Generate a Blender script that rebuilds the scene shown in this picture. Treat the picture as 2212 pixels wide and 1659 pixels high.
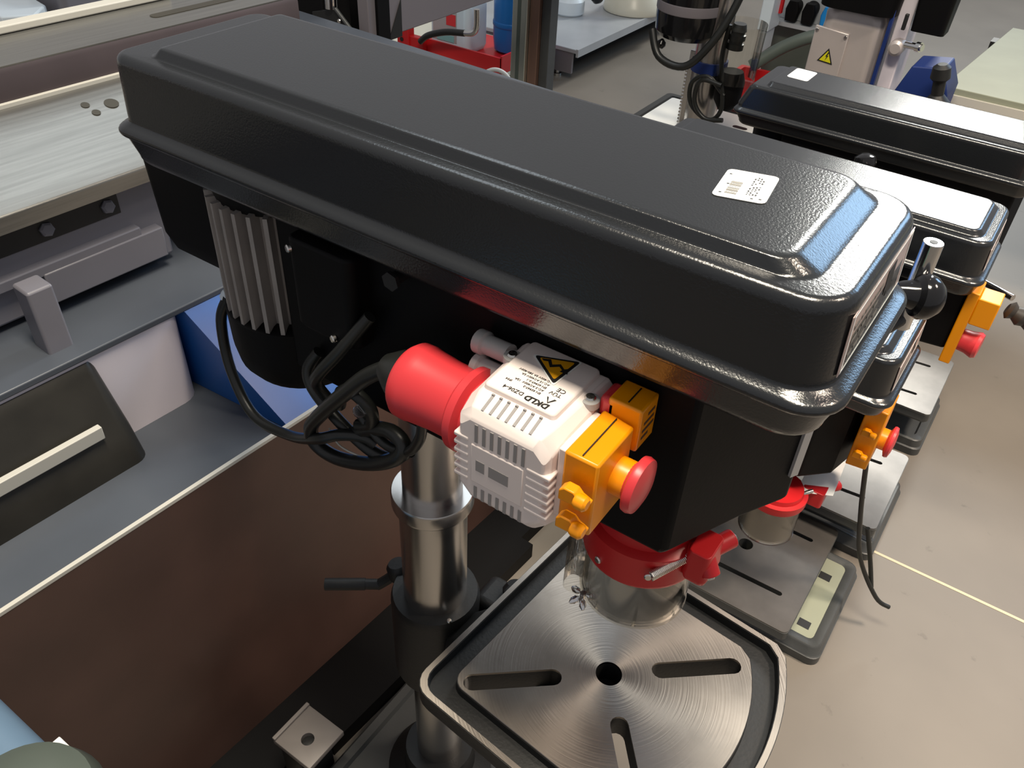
import bpy, bmesh, math, random
from mathutils import Vector, Matrix
random.seed(7)
for o in list(bpy.data.objects):
    bpy.data.objects.remove(o)
sc = bpy.context.scene
COL = sc.collection
FLOOR = -1.1          # all coordinates below are measured from the big belt cover's rim; the floor lies 1.1 m under it
ZO = -FLOOR

# ---------------------------------------------------------------- camera
cam = bpy.data.cameras.new('camera')
cam.sensor_fit = 'HORIZONTAL'
cam.sensor_width = 36.0
cam.lens = 36.0 * 1808.75 / 2212.0
cam.clip_start = 0.02
co = bpy.data.objects.new('camera', cam)
COL.objects.link(co)
RT = (0.82123084, 0.56913887, 0.04075347)
DN = (0.38597403, -0.50149211, -0.77429304)
FW = (-0.42024272, 0.65160311, -0.63151361)
co.matrix_world = Matrix(((RT[0], -DN[0], -FW[0], 0.74283554),
                          (RT[1], -DN[1], -FW[1], -0.42653954),
                          (RT[2], -DN[2], -FW[2], 0.33192637 + ZO),
                          (0, 0, 0, 1)))
sc.camera = co

# ---------------------------------------------------------------- light and exposure
sc.view_settings.view_transform = 'Standard'
sc.view_settings.look = 'None'
sc.view_settings.gamma = 1.0
sc.view_settings.exposure = 0.0
sc.view_settings.use_curve_mapping = False
try:
    sc.cycles.use_denoising = True
    sc.cycles.max_bounces = 8
    sc.cycles.sample_clamp_indirect = 4.0
except Exception:
    pass
w = bpy.data.worlds.new('hall')
sc.world = w
w.use_nodes = True
w.node_tree.nodes['Background'].inputs[0].default_value = (0.97, 0.96, 1.0, 1)
w.node_tree.nodes['Background'].inputs[1].default_value = 0.33


def area(name, loc, target, sx, sy, power, color):
    d = bpy.data.lights.new(name, 'AREA')
    d.shape = 'RECTANGLE'
    d.size, d.size_y = sx, sy
    d.energy = power
    d.color = color
    o = bpy.data.objects.new(name, d)
    COL.objects.link(o)
    o.location = (loc[0], loc[1], loc[2] + ZO)
    v = Vector((target[0] - loc[0], target[1] - loc[1], target[2] - loc[2]))
    o.rotation_euler = (0, 0, 0) if abs(v.x) + abs(v.y) < .01 else v.to_track_quat('-Z', 'Y').to_euler()
    return o


area('ceiling_lamp_over_drills', (0.60, -0.03, 2.4), (0.60, -0.03, 0.0), 1.30, 0.55, 108, (1.0, 0.90, 0.74))
area('gable_window', (-0.06, 8.5, 3.65), (-0.06, 0.0, 3.65), 1.14, 2.1, 380, (1.0, 1.0, 0.94))
area('blue_window', (3.1, 8.5, 3.55), (3.1, 0.0, 3.55), 2.2, 2.9, 170, (0.42, 0.68, 1.0))
area('ceiling_lamp_left', (-1.3, 1.5, 2.5), (-1.3, 1.5, 0.0), 0.5, 1.8, 13, (0.82, 0.93, 1.0))
area('warm_fill_right', (2.2, 1.3, 2.5), (1.6, 1.3, -1.1), 0.5, 0.5, 36, (1.0, 0.84, 0.68)).data.spread = math.radians(75)  # unseen fill light, added to brighten the floor on the right


# ---------------------------------------------------------------- materials
def mat(name, col, rough=0.5, metal=0.0, bump=0.0, bscale=200.0, var=0.0, vscale=8.0, spec=0.5,
        coat=0.0, aniso=0.0, rvar=0.0, stretch=None, col2=None):
    m = bpy.data.materials.new(name)
    m.use_nodes = True
    nt = m.node_tree
    b = nt.nodes['Principled BSDF']
    b.inputs['Base Color'].default_value = (*col, 1)
    b.inputs['Roughness'].default_value = rough
    b.inputs['Metallic'].default_value = metal
    b.inputs['Specular IOR Level'].default_value = spec
    b.inputs['Coat Weight'].default_value = coat
    tc = nt.nodes.new('ShaderNodeTexCoord')
    src = tc.outputs['Object']
    if stretch:
        mp = nt.nodes.new('ShaderNodeMapping')
        mp.inputs['Scale'].default_value = stretch
        nt.links.new(src, mp.inputs['Vector'])
        src = mp.outputs['Vector']
    if var > 0 or col2:
        n = nt.nodes.new('ShaderNodeTexNoise')
        n.inputs['Scale'].default_value = vscale
        n.inputs['Detail'].default_value = 5
        nt.links.new(src, n.inputs['Vector'])
        r = nt.nodes.new('ShaderNodeValToRGB')
        r.color_ramp.elements[0].position = 0.35
        r.color_ramp.elements[1].position = 0.68
        c2 = col2 or tuple(min(1, c * (1 + var)) for c in col)
        c1 = col if col2 else tuple(c * (1 - var) for c in col)
        r.color_ramp.elements[0].color = (*c1, 1)
        r.color_ramp.elements[1].color = (*c2, 1)
        nt.links.new(n.outputs['Fac'], r.inputs['Fac'])
        nt.links.new(r.outputs['Color'], b.inputs['Base Color'])
        if rvar > 0:
            mr = nt.nodes.new('ShaderNodeMapRange')
            mr.inputs['To Min'].default_value = max(0.02, rough - rvar)
            mr.inputs['To Max'].default_value = rough + rvar
            nt.links.new(n.outputs['Fac'], mr.inputs['Value'])
            nt.links.new(mr.outputs['Result'], b.inputs['Roughness'])
    if bump > 0:
        n2 = nt.nodes.new('ShaderNodeTexNoise')
        n2.inputs['Scale'].default_value = bscale
        n2.inputs['Detail'].default_value = 3
        nt.links.new(src, n2.inputs['Vector'])
        bp = nt.nodes.new('ShaderNodeBump')
        bp.inputs['Strength'].default_value = bump
        bp.inputs['Distance'].default_value = 0.002
        nt.links.new(n2.outputs['Fac'], bp.inputs['Height'])
        nt.links.new(bp.outputs['Normal'], b.inputs['Normal'])
    return m


def turned_steel(name, center, col, rough=0.34, aniso=0.8):
    """ground steel with concentric tool marks about a point"""
    m = mat(name, col, rough, 1.0)
    nt = m.node_tree
    b = nt.nodes['Principled BSDF']
    b.inputs['Anisotropic'].default_value = aniso
    g = nt.nodes.new('ShaderNodeNewGeometry')
    s = nt.nodes.new('ShaderNodeVectorMath')
    s.operation = 'SUBTRACT'
    s.inputs[1].default_value = (center[0], center[1], center[2] + ZO)
    nt.links.new(g.outputs['Position'], s.inputs[0])
    c = nt.nodes.new('ShaderNodeVectorMath')
    c.operation = 'CROSS_PRODUCT'
    c.inputs[0].default_value = (0, 0, 1)
    nt.links.new(s.outputs[0], c.inputs[1])
    nrm = nt.nodes.new('ShaderNodeVectorMath')
    nrm.operation = 'NORMALIZE'
    nt.links.new(c.outputs[0], nrm.inputs[0])
    nt.links.new(nrm.outputs[0], b.inputs['Tangent'])
    ln = nt.nodes.new('ShaderNodeVectorMath')
    ln.operation = 'LENGTH'
    nt.links.new(s.outputs[0], ln.inputs[0])
    n1 = nt.nodes.new('ShaderNodeTexNoise')
    n1.noise_dimensions = '1D'
    n1.inputs['Scale'].default_value = 420
    n1.inputs['Detail'].default_value = 3
    nt.links.new(ln.outputs['Value'], n1.inputs['W'])
    bp = nt.nodes.new('ShaderNodeBump')
    bp.inputs['Strength'].default_value = 0.10
    bp.inputs['Distance'].default_value = 0.001
    nt.links.new(n1.outputs['Fac'], bp.inputs['Height'])
    nt.links.new(bp.outputs['Normal'], b.inputs['Normal'])
    n2 = nt.nodes.new('ShaderNodeTexNoise')
    n2.inputs['Scale'].default_value = 22
    n2.inputs['Detail'].default_value = 6
    nt.links.new(s.outputs[0], n2.inputs['Vector'])
    r = nt.nodes.new('ShaderNodeValToRGB')
    r.color_ramp.elements[0].position = 0.3
    r.color_ramp.elements[1].position = 0.6
    r.color_ramp.elements[0].color = (*[x * 0.82 for x in col], 1)
    r.color_ramp.elements[1].color = (*col, 1)
    nt.links.new(n2.outputs['Fac'], r.inputs['Fac'])
    nt.links.new(r.outputs['Color'], b.inputs['Base Color'])
    return m


def clear_plastic(name, tint=(1, 1, 1), gl=0.10):
    m = bpy.data.materials.new(name)
    m.use_nodes = True
    nt = m.node_tree
    nt.nodes.remove(nt.nodes['Principled BSDF'])
    out = nt.nodes['Material Output']
    t = nt.nodes.new('ShaderNodeBsdfTransparent')
    t.inputs[0].default_value = (*tint, 1)
    g = nt.nodes.new('ShaderNodeBsdfGlossy')
    g.inputs['Roughness'].default_value = 0.06
    f = nt.nodes.new('ShaderNodeFresnel')
    f.inputs[0].default_value = 1.45
    a = nt.nodes.new('ShaderNodeMath')
    a.operation = 'MULTIPLY_ADD'
    a.inputs[1].default_value = 0.8
    a.inputs[2].default_value = gl * 0.3
    nt.links.new(f.outputs[0], a.inputs[0])
    mx = nt.nodes.new('ShaderNodeMixShader')
    nt.links.new(a.outputs[0], mx.inputs[0])
    nt.links.new(t.outputs[0], mx.inputs[1])
    nt.links.new(g.outputs[0], mx.inputs[2])
    nt.links.new(mx.outputs[0], out.inputs[0])
    return m


M = {}
M['paint'] = mat('dark_hammered_paint', (0.013, 0.0145, 0.0165), 0.19, bump=0.10, bscale=560, spec=0.66)
M['black'] = mat('black_cast_paint', (0.0035, 0.0034, 0.0038), 0.55, bump=0.05, bscale=300, spec=0.14)
M['blackgloss'] = mat('black_bakelite', (0.008, 0.008, 0.009), 0.12, spec=0.5)
M['castgrey'] = mat('dark_grey_cast', (0.055, 0.058, 0.058), 0.42, bump=0.12, bscale=260, var=0.15)
M['castdark'] = mat('charcoal_cast', (0.010, 0.0105, 0.0105), 0.5, bump=0.15, bscale=240)
M['steel'] = mat('ground_steel', (0.62, 0.60, 0.58), 0.24, 1.0, bump=0.03, bscale=60, stretch=(1, 1, 40))
M['chrome'] = mat('chromed_steel', (0.78, 0.77, 0.76), 0.12, 1.0)
M['screw'] = mat('zinc_screw', (0.72, 0.70, 0.66), 0.25, 1.0)
M['white'] = mat('white_plastic', (0.84, 0.745, 0.70), 0.38, bump=0.02, bscale=500)
M['greyplast'] = mat('grey_plastic', (0.42, 0.41, 0.40), 0.4)
M['vent'] = mat('vent_shadow_grey', (0.30, 0.28, 0.27), 0.6)
M['red'] = mat('red_plastic', (0.62, 0.040, 0.048), 0.36)
M['redpaint'] = mat('red_sheet', (0.52, 0.012, 0.015), 0.36, bump=0.03, bscale=200)
M['yellow'] = mat('yellow_plastic', (0.86, 0.30, 0.0), 0.34)
M['alu'] = mat('cast_aluminium_fins', (0.34, 0.31, 0.29), 0.5, 0.25, var=0.08, vscale=30)
M['rubber'] = mat('black_rubber_cable', (0.012, 0.013, 0.012), 0.36)
M['label'] = mat('white_label', (0.86, 0.86, 0.83), 0.7, spec=0.15)
M['ink'] = mat('black_print', (0.012, 0.012, 0.012), 0.5)
M['inkgrey'] = mat('grey_print', (0.20, 0.19, 0.17), 0.6, spec=.15)
M['inkpink'] = mat('silver_pink_label', (0.58, 0.44, 0.40), 0.25, 0.1)
M['signyellow'] = mat('warning_yellow', (0.72, 0.33, 0.004), 0.4)
M['signyellow2'] = mat('warning_lemon', (0.62, 0.58, 0.01), 0.4)
M['green'] = mat('green_push_button', (0.0, 0.22, 0.12), 0.4)
M['clear'] = clear_plastic('clear_guard_plastic', (0.97, 0.95, 0.90), 0.12)
M['brown'] = mat('dark_brown_enamel', (0.088, 0.047, 0.036), 0.38, bump=0.05, bscale=90, var=0.18, vscale=5, rvar=0.08)
M['traygrey'] = mat('grey_enamel', (0.072, 0.082, 0.100), 0.38, var=0.1, vscale=4)
M['edge'] = mat('pale_sheet_edge', (0.55, 0.53, 0.47), 0.4)
M['machwhite'] = mat('machine_white_enamel', (0.78, 0.72, 0.77), 0.3, var=0.05, vscale=3)
M['machgrey'] = mat('machine_grey_enamel', (0.17, 0.165, 0.19), 0.4, var=0.06, vscale=6)
M['blue'] = mat('blue_enamel', (0.008, 0.095, 0.36), 0.32, var=0.08, vscale=6)
M['navy'] = mat('navy_enamel', (0.006, 0.024, 0.14), 0.5)
M['bedsteel'] = mat('planed_steel_way', (0.22, 0.215, 0.20), 0.28, 0.7, bump=0.04, bscale=40, var=0.12, vscale=6, stretch=(30, 1, 30))
M['bedgrey'] = mat('oiled_bed_face', (0.085, 0.066, 0.070), 0.4, 0.2, var=0.1)
M['oil'] = mat('oily_slot', (0.035, 0.030, 0.018), 0.4)
M['olive'] = mat('oily_casting', (0.022, 0.020, 0.016), 0.42, var=0.25, vscale=10, bump=0.1, bscale=50)
M['floor'] = None
M['sheet'] = mat('grey_shelf_sheet', (0.42, 0.44, 0.46), 0.35, 0.2, var=0.05)
M['sheetdark'] = mat('mauve_grey_sheet', (0.17, 0.155, 0.17), 0.45)
M['profile'] = mat('aluminium_profile', (0.62, 0.66, 0.60), 0.3, 0.9, bump=0.03, bscale=40, stretch=(1, 1, 30))
M['jerry'] = mat('translucent_white_can', (0.55, 0.68, 0.78), 0.35)
M['cream'] = mat('cream_enamel', (0.62, 0.60, 0.50), 0.3)
M['whiteplast'] = mat('cool_white_plastic', (0.66, 0.74, 0.80), 0.35)
M['bluecan'] = mat('blue_can_plastic', (0.01, 0.13, 0.42), 0.3)
M['skyblue'] = mat('sky_blue_socket', (0.01, 0.23, 0.62), 0.35)
M['teal'] = mat('teal_print', (0.20, 0.46, 0.48), 0.5)
M['silver'] = mat('silver_enamel', (0.50, 0.45, 0.43), 0.33, 0.3, var=0.05)
M['footsteel'] = mat('dull_foot_steel', (0.24, 0.215, 0.20), 0.5, 0.2, var=0.1)
M['palegreen'] = mat('pale_green_top', (0.27, 0.285, 0.215), 0.6, var=0.04, spec=0.2)
M['woodgrip'] = mat('dark_grip', (0.035, 0.030, 0.026), 0.5)
M['bluegrey'] = mat('blue_grey_enamel', (0.13, 0.21, 0.31), 0.4, bump=0.05, bscale=150)
M['moss'] = mat('grey_green_plastic', (0.085, 0.105, 0.090), 0.5, var=0.1)


def floor_material():
    m = mat('worn_screed_floor', (0.170, 0.150, 0.126), 0.5, var=0.10, vscale=2.2, bump=0.02, bscale=60)
    nt = m.node_tree
    b = nt.nodes['Principled BSDF']
    src = b.inputs['Base Color'].links[0].from_socket
    tc = [n for n in nt.nodes if n.type == 'TEX_COORD'][0]
    n = nt.nodes.new('ShaderNodeTexNoise')
    n.inputs['Scale'].default_value = 17
    n.inputs['Detail'].default_value = 4
    n.inputs['Roughness'].default_value = 0.6
    nt.links.new(tc.outputs['Object'], n.inputs['Vector'])
    r = nt.nodes.new('ShaderNodeValToRGB')
    r.color_ramp.elements[0].position = 0.66
    r.color_ramp.elements[1].position = 0.76
    r.color_ramp.elements[0].color = (1, 1, 1, 1)
    r.color_ramp.elements[1].color = (0.66, 0.65, 0.64, 1)
    nt.links.new(n.outputs['Fac'], r.inputs['Fac'])
    mx = nt.nodes.new('ShaderNodeMixRGB')
    mx.blend_type = 'MULTIPLY'
    mx.inputs[0].default_value = 1
    nt.links.new(src, mx.inputs[1])
    nt.links.new(r.outputs['Color'], mx.inputs[2])
    nt.links.new(mx.outputs[0], b.inputs['Base Color'])
    return m


M['floor'] = floor_material()
M['joint'] = mat('pale_joint_filler', (0.50, 0.44, 0.30), 0.6)


# ---------------------------------------------------------------- mesh helpers
class MB:
    def __init__(s):
        s.v, s.f = [], []

    def add(s, vs, fs):
        n = len(s.v)
        s.v += [tuple(map(float, q)) for q in vs]
        s.f += [tuple(i + n for i in f) for f in fs]
        return s

    def box(s, x0, x1, y0, y1, z0, z1):
        return s.add([(x0, y0, z0), (x1, y0, z0), (x1, y1, z0), (x0, y1, z0), (x0, y0, z1), (x1, y0, z1), (x1, y1, z1), (x0, y1, z1)],
                     [(3, 2, 1, 0), (4, 5, 6, 7), (0, 1, 5, 4), (1, 2, 6, 5), (2, 3, 7, 6), (3, 0, 4, 7)])

    def loft(s, rings, cap0=True, cap1=True):
        n = len(rings[0])
        vs = [p for r in rings for p in r]
        fs = []
        for k in range(len(rings) - 1):
            for i in range(n):
                j = (i + 1) % n
                fs.append((k * n + i, k * n + j, (k + 1) * n + j, (k + 1) * n + i))
        if cap0:
            fs.append(tuple(range(n - 1, -1, -1)))
        if cap1:
            fs.append(tuple((len(rings) - 1) * n + i for i in range(n)))
        return s.add(vs, fs)

    def prism(s, poly, z0, z1):
        return s.loft([[(p[0], p[1], z0) for p in poly], [(p[0], p[1], z1) for p in poly]])

    def lathe(s, prof, org, axis, n=24, cap0=True, cap1=True):
        """prof: list of (radius, distance along axis)"""
        a = Vector(axis).normalized()
        u = a.orthogonal().normalized()
        q = a.cross(u)
        o = Vector(org)
        rings = []
        for r, t in prof:
            rings.append([tuple(o + a * t + (u * math.cos(2 * math.pi * i / n) + q * math.sin(2 * math.pi * i / n)) * r) for i in range(n)])
        return s.loft(rings, cap0, cap1)

    def rod(s, p0, p1, r, n=16, r1=None):
        d = Vector(p1) - Vector(p0)
        return s.lathe([(r, 0), (r if r1 is None else r1, d.length)], p0, d, n)

    def tube(s, pts, r, n=10, smooth=6, closed=False):
        P = [Vector(p) for p in pts]
        Q = []
        m = len(P)
        for i in range(m - 1):
            p0, p1, p2, p3 = P[max(0, i - 1)], P[i], P[i + 1], P[min(m - 1, i + 2)]
            for k in range(smooth):
                t = k / smooth
                Q.append(0.5 * ((2 * p1) + (p2 - p0) * t + (2 * p0 - 5 * p1 + 4 * p2 - p3) * t * t + (3 * p1 - p0 - 3 * p2 + p3) * t ** 3))
        Q.append(P[-1])
        rings = []
        up = None
        for i, c in enumerate(Q):
            d = (Q[min(i + 1, len(Q) - 1)] - Q[max(i - 1, 0)]).normalized()
            if up is None:
                up = d.orthogonal().normalized()
            up = (up - d * up.dot(d)).normalized()
            w_ = d.cross(up)
            rings.append([tuple(c + (up * math.cos(2 * math.pi * k / n) + w_ * math.sin(2 * math.pi * k / n)) * r) for k in range(n)])
        return s.loft(rings)

    def quad(s, a, b, c, d, t=0.0008):
        """thin plate with a thickness t behind a-b-c-d"""
        A, B, C_, D = map(Vector, (a, b, c, d))
        nrm = (B - A).cross(D - A).normalized() * t
        return s.add([A, B, C_, D, A - nrm, B - nrm, C_ - nrm, D - nrm],
                     [(0, 1, 2, 3), (7, 6, 5, 4), (0, 4, 5, 1), (1, 5, 6, 2), (2, 6, 7, 3), (3, 7, 4, 0)])

    def extr(s, poly, org, u, v, nrm, t):
        """polygon in the plane (org,u,v) extruded by t along nrm"""
        o, u, v, nn = Vector(org), Vector(u).normalized(), Vector(v).normalized(), Vector(nrm).normalized()
        a = [o + u * p[0] + v * p[1] for p in poly]
        return s.loft([[tuple(p) for p in a], [tuple(p + nn * t) for p in a]])


def rrect(x0, x1, y0, y1, r, z, n=5):
    """rounded rectangle loop, r may be 4 radii for corners (x1,y0),(x1,y1),(x0,y1),(x0,y0)"""
    if not isinstance(r, (tuple, list)):
        r = (r,) * 4
    out = []
    for (cx, cy, sx, sy, a0, rr) in ((x1, y0, -1, 1, -90, r[0]), (x1, y1, -1, -1, 0, r[1]), (x0, y1, 1, -1, 90, r[2]), (x0, y0, 1, 1, 180, r[3])):
        for k in range(n + 1):
            a = math.radians(a0 + 90.0 * k / n)
            out.append((cx + sx * rr + rr * math.cos(a), cy + sy * rr + rr * math.sin(a), z))
    return out


def fix_normals(me):
    bm = bmesh.new()
    bm.from_mesh(me)
    bmesh.ops.recalc_face_normals(bm, faces=bm.faces)
    bm.to_mesh(me)
    bm.free()


def rootloc(o):
    while o.parent:
        o = o.parent
    return o.location


def obj(name, mb, material, parent=None, smooth=35, bevel=0.0, seg=2, local=False):
    me = bpy.data.meshes.new(name)
    if parent is not None and not local:
        L = rootloc(parent)
    else:
        L = Vector((0, 0, 0))
    dz = 0 if local else ZO
    me.from_pydata([(x - L[0], y - L[1], z + dz - L[2]) for x, y, z in mb.v], [], mb.f)
    fix_normals(me)
    me.materials.append(M[material] if isinstance(material, str) else material)
    if smooth:
        for p in me.polygons:
            p.use_smooth = True
        me.set_sharp_from_angle(angle=math.radians(smooth))
    o = bpy.data.objects.new(name, me)
    COL.objects.link(o)
    if parent is not None:
        o.parent = parent
    if bevel:
        b = o.modifiers.new('bevel', 'BEVEL')
        b.width = bevel
        b.segments = seg
        b.limit_method = 'ANGLE'
        b.angle_limit = math.radians(40)
        b.harden_normals = False
    if smooth and len(mb.f) > 6:
        wn_ = o.modifiers.new('weighted_normal', 'WEIGHTED_NORMAL')
        wn_.keep_sharp = True
        wn_.weight = 90
    return o


def tag(o, label, cat, group=None):
    o['label'] = label
    o['category'] = cat
    if group:
        o['group'] = group
    return o


def thing(name, label, cat, loc=(0, 0, 0), rotz=0.0, group=None):
    o = bpy.data.objects.new(name, None)
    o.empty_display_size = 0.05
    COL.objects.link(o)
    o.location = loc
    o.rotation_euler = (0, 0, rotz)
    return tag(o, label, cat, group)


def struct(name, mb, material, smooth=0):
    o = obj(name, mb, material, None, smooth)
    o['kind'] = 'structure'
    return o


def cut(o, cutters):
    """boolean difference, baked into the mesh, cutters removed"""
    obs = []
    for i, mb in enumerate(cutters):
        me = bpy.data.meshes.new('c')
        L = rootloc(o)
        me.from_pydata([(x - L[0], y - L[1], z + ZO - L[2]) for x, y, z in mb.v], [], mb.f)
        fix_normals(me)
        c = bpy.data.objects.new('c', me)
        COL.objects.link(c)
        c.location = L
        obs.append(c)
        md = o.modifiers.new('cut', 'BOOLEAN')
        md.operation = 'DIFFERENCE'
        md.solver = 'EXACT'
        md.object = c
    bpy.context.view_layer.update()
    dg = bpy.context.evaluated_depsgraph_get()
    me2 = bpy.data.meshes.new_from_object(o.evaluated_get(dg))
    o.modifiers.clear()
    old = o.data
    o.data = me2
    me2.name = o.name
    bpy.data.meshes.remove(old)
    for c in obs:
        m_ = c.data
        bpy.data.objects.remove(c)
        bpy.data.meshes.remove(m_)
    for p in o.data.polygons:
        p.use_smooth = True
    o.data.set_sharp_from_angle(angle=math.radians(30))
    return o


def text(name, body, size, org, u, v, material, parent, depth=0.0002, shear=0.0, align='LEFT', bold=0.0):
    """flat lettering printed in the plane with reading direction u and up direction v"""
    cu = bpy.data.curves.new(name, 'FONT')
    cu.body = body
    cu.size = size
    cu.extrude = depth
    cu.shear = shear
    cu.offset = bold
    cu.align_x = align
    cu.resolution_u = 2
    t = bpy.data.objects.new(name, cu)
    COL.objects.link(t)
    bpy.context.view_layer.update()
    me = bpy.data.meshes.new_from_object(t.evaluated_get(bpy.context.evaluated_depsgraph_get()))
    bpy.data.objects.remove(t)
    bpy.data.curves.remove(cu)
    u, v = Vector(u).normalized(), Vector(v).normalized()
    nn = u.cross(v)
    o = Vector(org)
    L = rootloc(parent)
    for q in me.vertices:
        p = o + u * q.co.x + v * q.co.y + nn * q.co.z
        q.co = (p.x - L[0], p.y - L[1], p.z + ZO - L[2])
    me.materials.clear()
    me.materials.append(M[material])
    ob = bpy.data.objects.new(name, me)
    COL.objects.link(ob)
    ob.parent = parent
    return ob


def screw(parent, p, axis, r=0.004, h=0.0025, name='screw', m='screw'):
    mb = MB().lathe([(r, -h), (r, h * 0.4), (r * 0.75, h), (r * 0.2, h * 1.02)], p, axis, 12)
    return obj(name, mb, m, parent)


def disc_cross(parent, p, axis, r):
    a = Vector(axis).normalized()
    u = a.orthogonal().normalized()
    q = a.cross(u)
    o = Vector(p)
    mb = MB()
    for d, e in ((u, q), (q, u)):
        mb.quad(o + d * r + e * r * .16, o - d * r + e * r * .16, o - d * r - e * r * .16, o + d * r - e * r * .16, 0.0002)
    return obj('cross_recess', mb, 'ink', parent, 0)


# ---------------------------------------------------------------- floor
struct('floor', MB().box(-6, 6, -3, 10, FLOOR - 0.1, FLOOR), 'floor')
jo = struct('trim_1', MB().box(0.755, 5.0, 1.055, 1.062, FLOOR, FLOOR + 0.0006), 'joint')
struct('trim_2', MB().box(2.0, 2.006, -3, 9.5, FLOOR, FLOOR + 0.0005), 'joint')


# ---------------------------------------------------------------- drill press pieces
def belt_cover(root, x0, x1, y0, y1, z, h=0.073, pl=0.009, tray=0.036, ins=None, rr=0.032, rb=0.016):
    """lid with raised panel on top, bead along the rim, and the tray below it.
    ins: insets (back, front, near, far) of the top edge, the foot and the crest of the raised panel"""
    ins = ins or dict(top=(0.016, 0.012, 0.005, 0.005), foot=(0.046, 0.036, 0.023, 0.023), crest=(0.062, 0.056, 0.0275, 0.0275))

    def ring(i, zz, r):
        q = max(.004, min(r, r - rr + rb + .004))
        return rrect(x0 + i[0], x1 - i[1], y0 + i[2], y1 - i[3], (r, r, q, q), zz, 7)

    def mix(a, b, t):
        return tuple(p + (q - p) * t for p, q in zip(a, b))
    o0 = (0.004,) * 4
    tp = ins['top']
    rings = []
    wl = ins.get('wall', (0.006, 0.0105, 0.0085, 0.007))
    rb_ = 0.0055
    for k in range(-5, 5):
        th = math.radians(15.0 * k)
        e = rb_ * (1 - math.cos(th))
        rings.append(ring((e,) * 4, z - 0.001 + rb_ * math.sin(th), rr))
    for dz, q in ((0.0046, .45), (0.0070, .90), (0.0084, .98), (0.0108, 1.0), (0.015, 1.0)):
        rings.append(ring(tuple(max(w_ * q, .0026) for w_ in wl), z + dz, rr))
    base = wl
    fr = 0.0075
    top2 = tuple(max(a, b_ + .001) for a, b_ in zip(tp, wl))
    rings.append(ring(mix(base, top2, 0.8), z + h - fr - 0.002, rr))
    for k in range(1, 7):
        a = math.radians(90 * k / 6)
        e = tuple(q + fr * (1 - math.cos(a)) for q in top2)
        rings.append(ring(e, z + h - fr + fr * math.sin(a), max(0.008, rr - fr * (1 - math.cos(a)))))
    ft, cr = ins['foot'], ins['crest']
    rings.append(ring(mix(top2, ft, 0.93), z + h + 0.0002, 0.022))
    rings.append(ring(ft, z + h + 0.0006, 0.022))
    rings.append(ring(mix(ft, cr, 0.22), z + h + pl * 0.2, 0.021))
    rings.append(ring(mix(ft, cr, 0.78), z + h + pl * 0.85, 0.018))
    rings.append(ring(cr, z + h + pl, 0.016))
    rings.append(ring(tuple(q + 0.004 for q in cr), z + h + pl + 0.0006, 0.014))
    lid = obj('belt_cover', MB().loft(rings), 'paint', root, 55)
    tr = [ring((0.004,) * 4, z - 0.0055, rr)]
    for k in range(0, 6):
        a = math.radians(90 * k / 5)
        e = (0.016 + 0.014 * (1 - math.cos(a)), 0.010 + 0.014 * (1 - math.cos(a)), 0.008 + 0.012 * (1 - math.cos(a)), 0.008 + 0.012 * (1 - math.cos(a)))
        tr.append(ring(e, z - tray + 0.013 - 0.013 * math.sin(a), max(0.012, rr - 0.006)))
    obj('cover_tray', MB().loft(tr), 'paint', root, 55)
    return lid


def rect_table(root, x0, x1, y0, y1, z, slots, hole, t=0.03, material='castgrey', plate=None, r=0.012):
    """plain rectangular drill table; slots: list of (ax,ay,bx,by,width)"""
    cs = []
    for ax, ay, bx, by, wd in slots:
        d = Vector((bx - ax, by - ay, 0)).normalized()
        n_ = Vector((-d.y, d.x, 0)) * (wd / 2)
        poly = []
        for (c, s_) in ((Vector((ax, ay, 0)), -1), (Vector((bx, by, 0)), 1)):
            a0 = math.atan2(n_.y, n_.x)
            for k in range(7):
                a = a0 - math.pi * k / 6 if s_ > 0 else a0 + math.pi + -math.pi * k / 6
                poly.append((c.x + math.cos(a) * wd / 2, c.y + math.sin(a) * wd / 2))
        cs.append(MB().prism(poly, z - t - 0.05, z + 0.05))
    if hole:
        cs.append(MB().lathe([(hole[2], -t - 0.05), (hole[2], 0.05)], (hole[0], hole[1], z), (0, 0, 1), 24))
    tb = obj('table', MB().loft([rrect(x0 + .004, x1 - .004, y0 + .004, y1 - .004, r, z - t), rrect(x0, x1, y0, y1, r, z - t + .006), rrect(x0, x1, y0, y1, r, z - 0.003)]), material, root)
    cut(tb, cs)
    pt = obj('machined_top', MB().loft([rrect(x0 + .001, x1 - .001, y0 + .001, y1 - .001, r, z - 0.003), rrect(x0 + .001, x1 - .001, y0 + .001, y1 - .001, r, z)]), plate or 'steel', tb)
    cut(pt, cs)
    return tb


def drill_base(root, x0, x1, y0, y1, h=0.045, slots=(), pad=None, holes=()):
    z = FLOOR
    rings = [rrect(x0, x1, y0, y1, 0.022, z), rrect(x0, x1, y0, y1, 0.022, z + h * .45), rrect(x0 + .004, x1 - .004, y0 + .004, y1 - .004, 0.022, z + h * .5),
             rrect(x0 + .006, x1 - .006, y0 + .006, y1 - .006, 0.022, z + h * .93), rrect(x0 + .010, x1 - .010, y0 + .010, y1 - .010, 0.02, z + h),
             rrect(x0 + .024, x1 - .024, y0 + .024, y1 - .024, 0.014, z + h), rrect(x0 + .028, x1 - .028, y0 + .028, y1 - .028, 0.012, z + h - .008)]
    b = obj('base', MB().loft(rings), 'castgrey', root, 35)
    cs = []
    for ax, ay, r in holes:
        cs.append(MB().box(ax - r, ax + r, ay - r, ay + r, z + h * .5, z + h + .05))
    if cs:
        cut(b, cs)
    if pad:
        obj('machined_pad', MB().loft([rrect(pad[0], pad[1], pad[2], pad[3], 0.006, z + h - .012), rrect(pad[0], pad[1], pad[2], pad[3], 0.006, z + h - .004)]), 'palegreen' if pad[4:] else 'steel', b)
    return b


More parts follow.
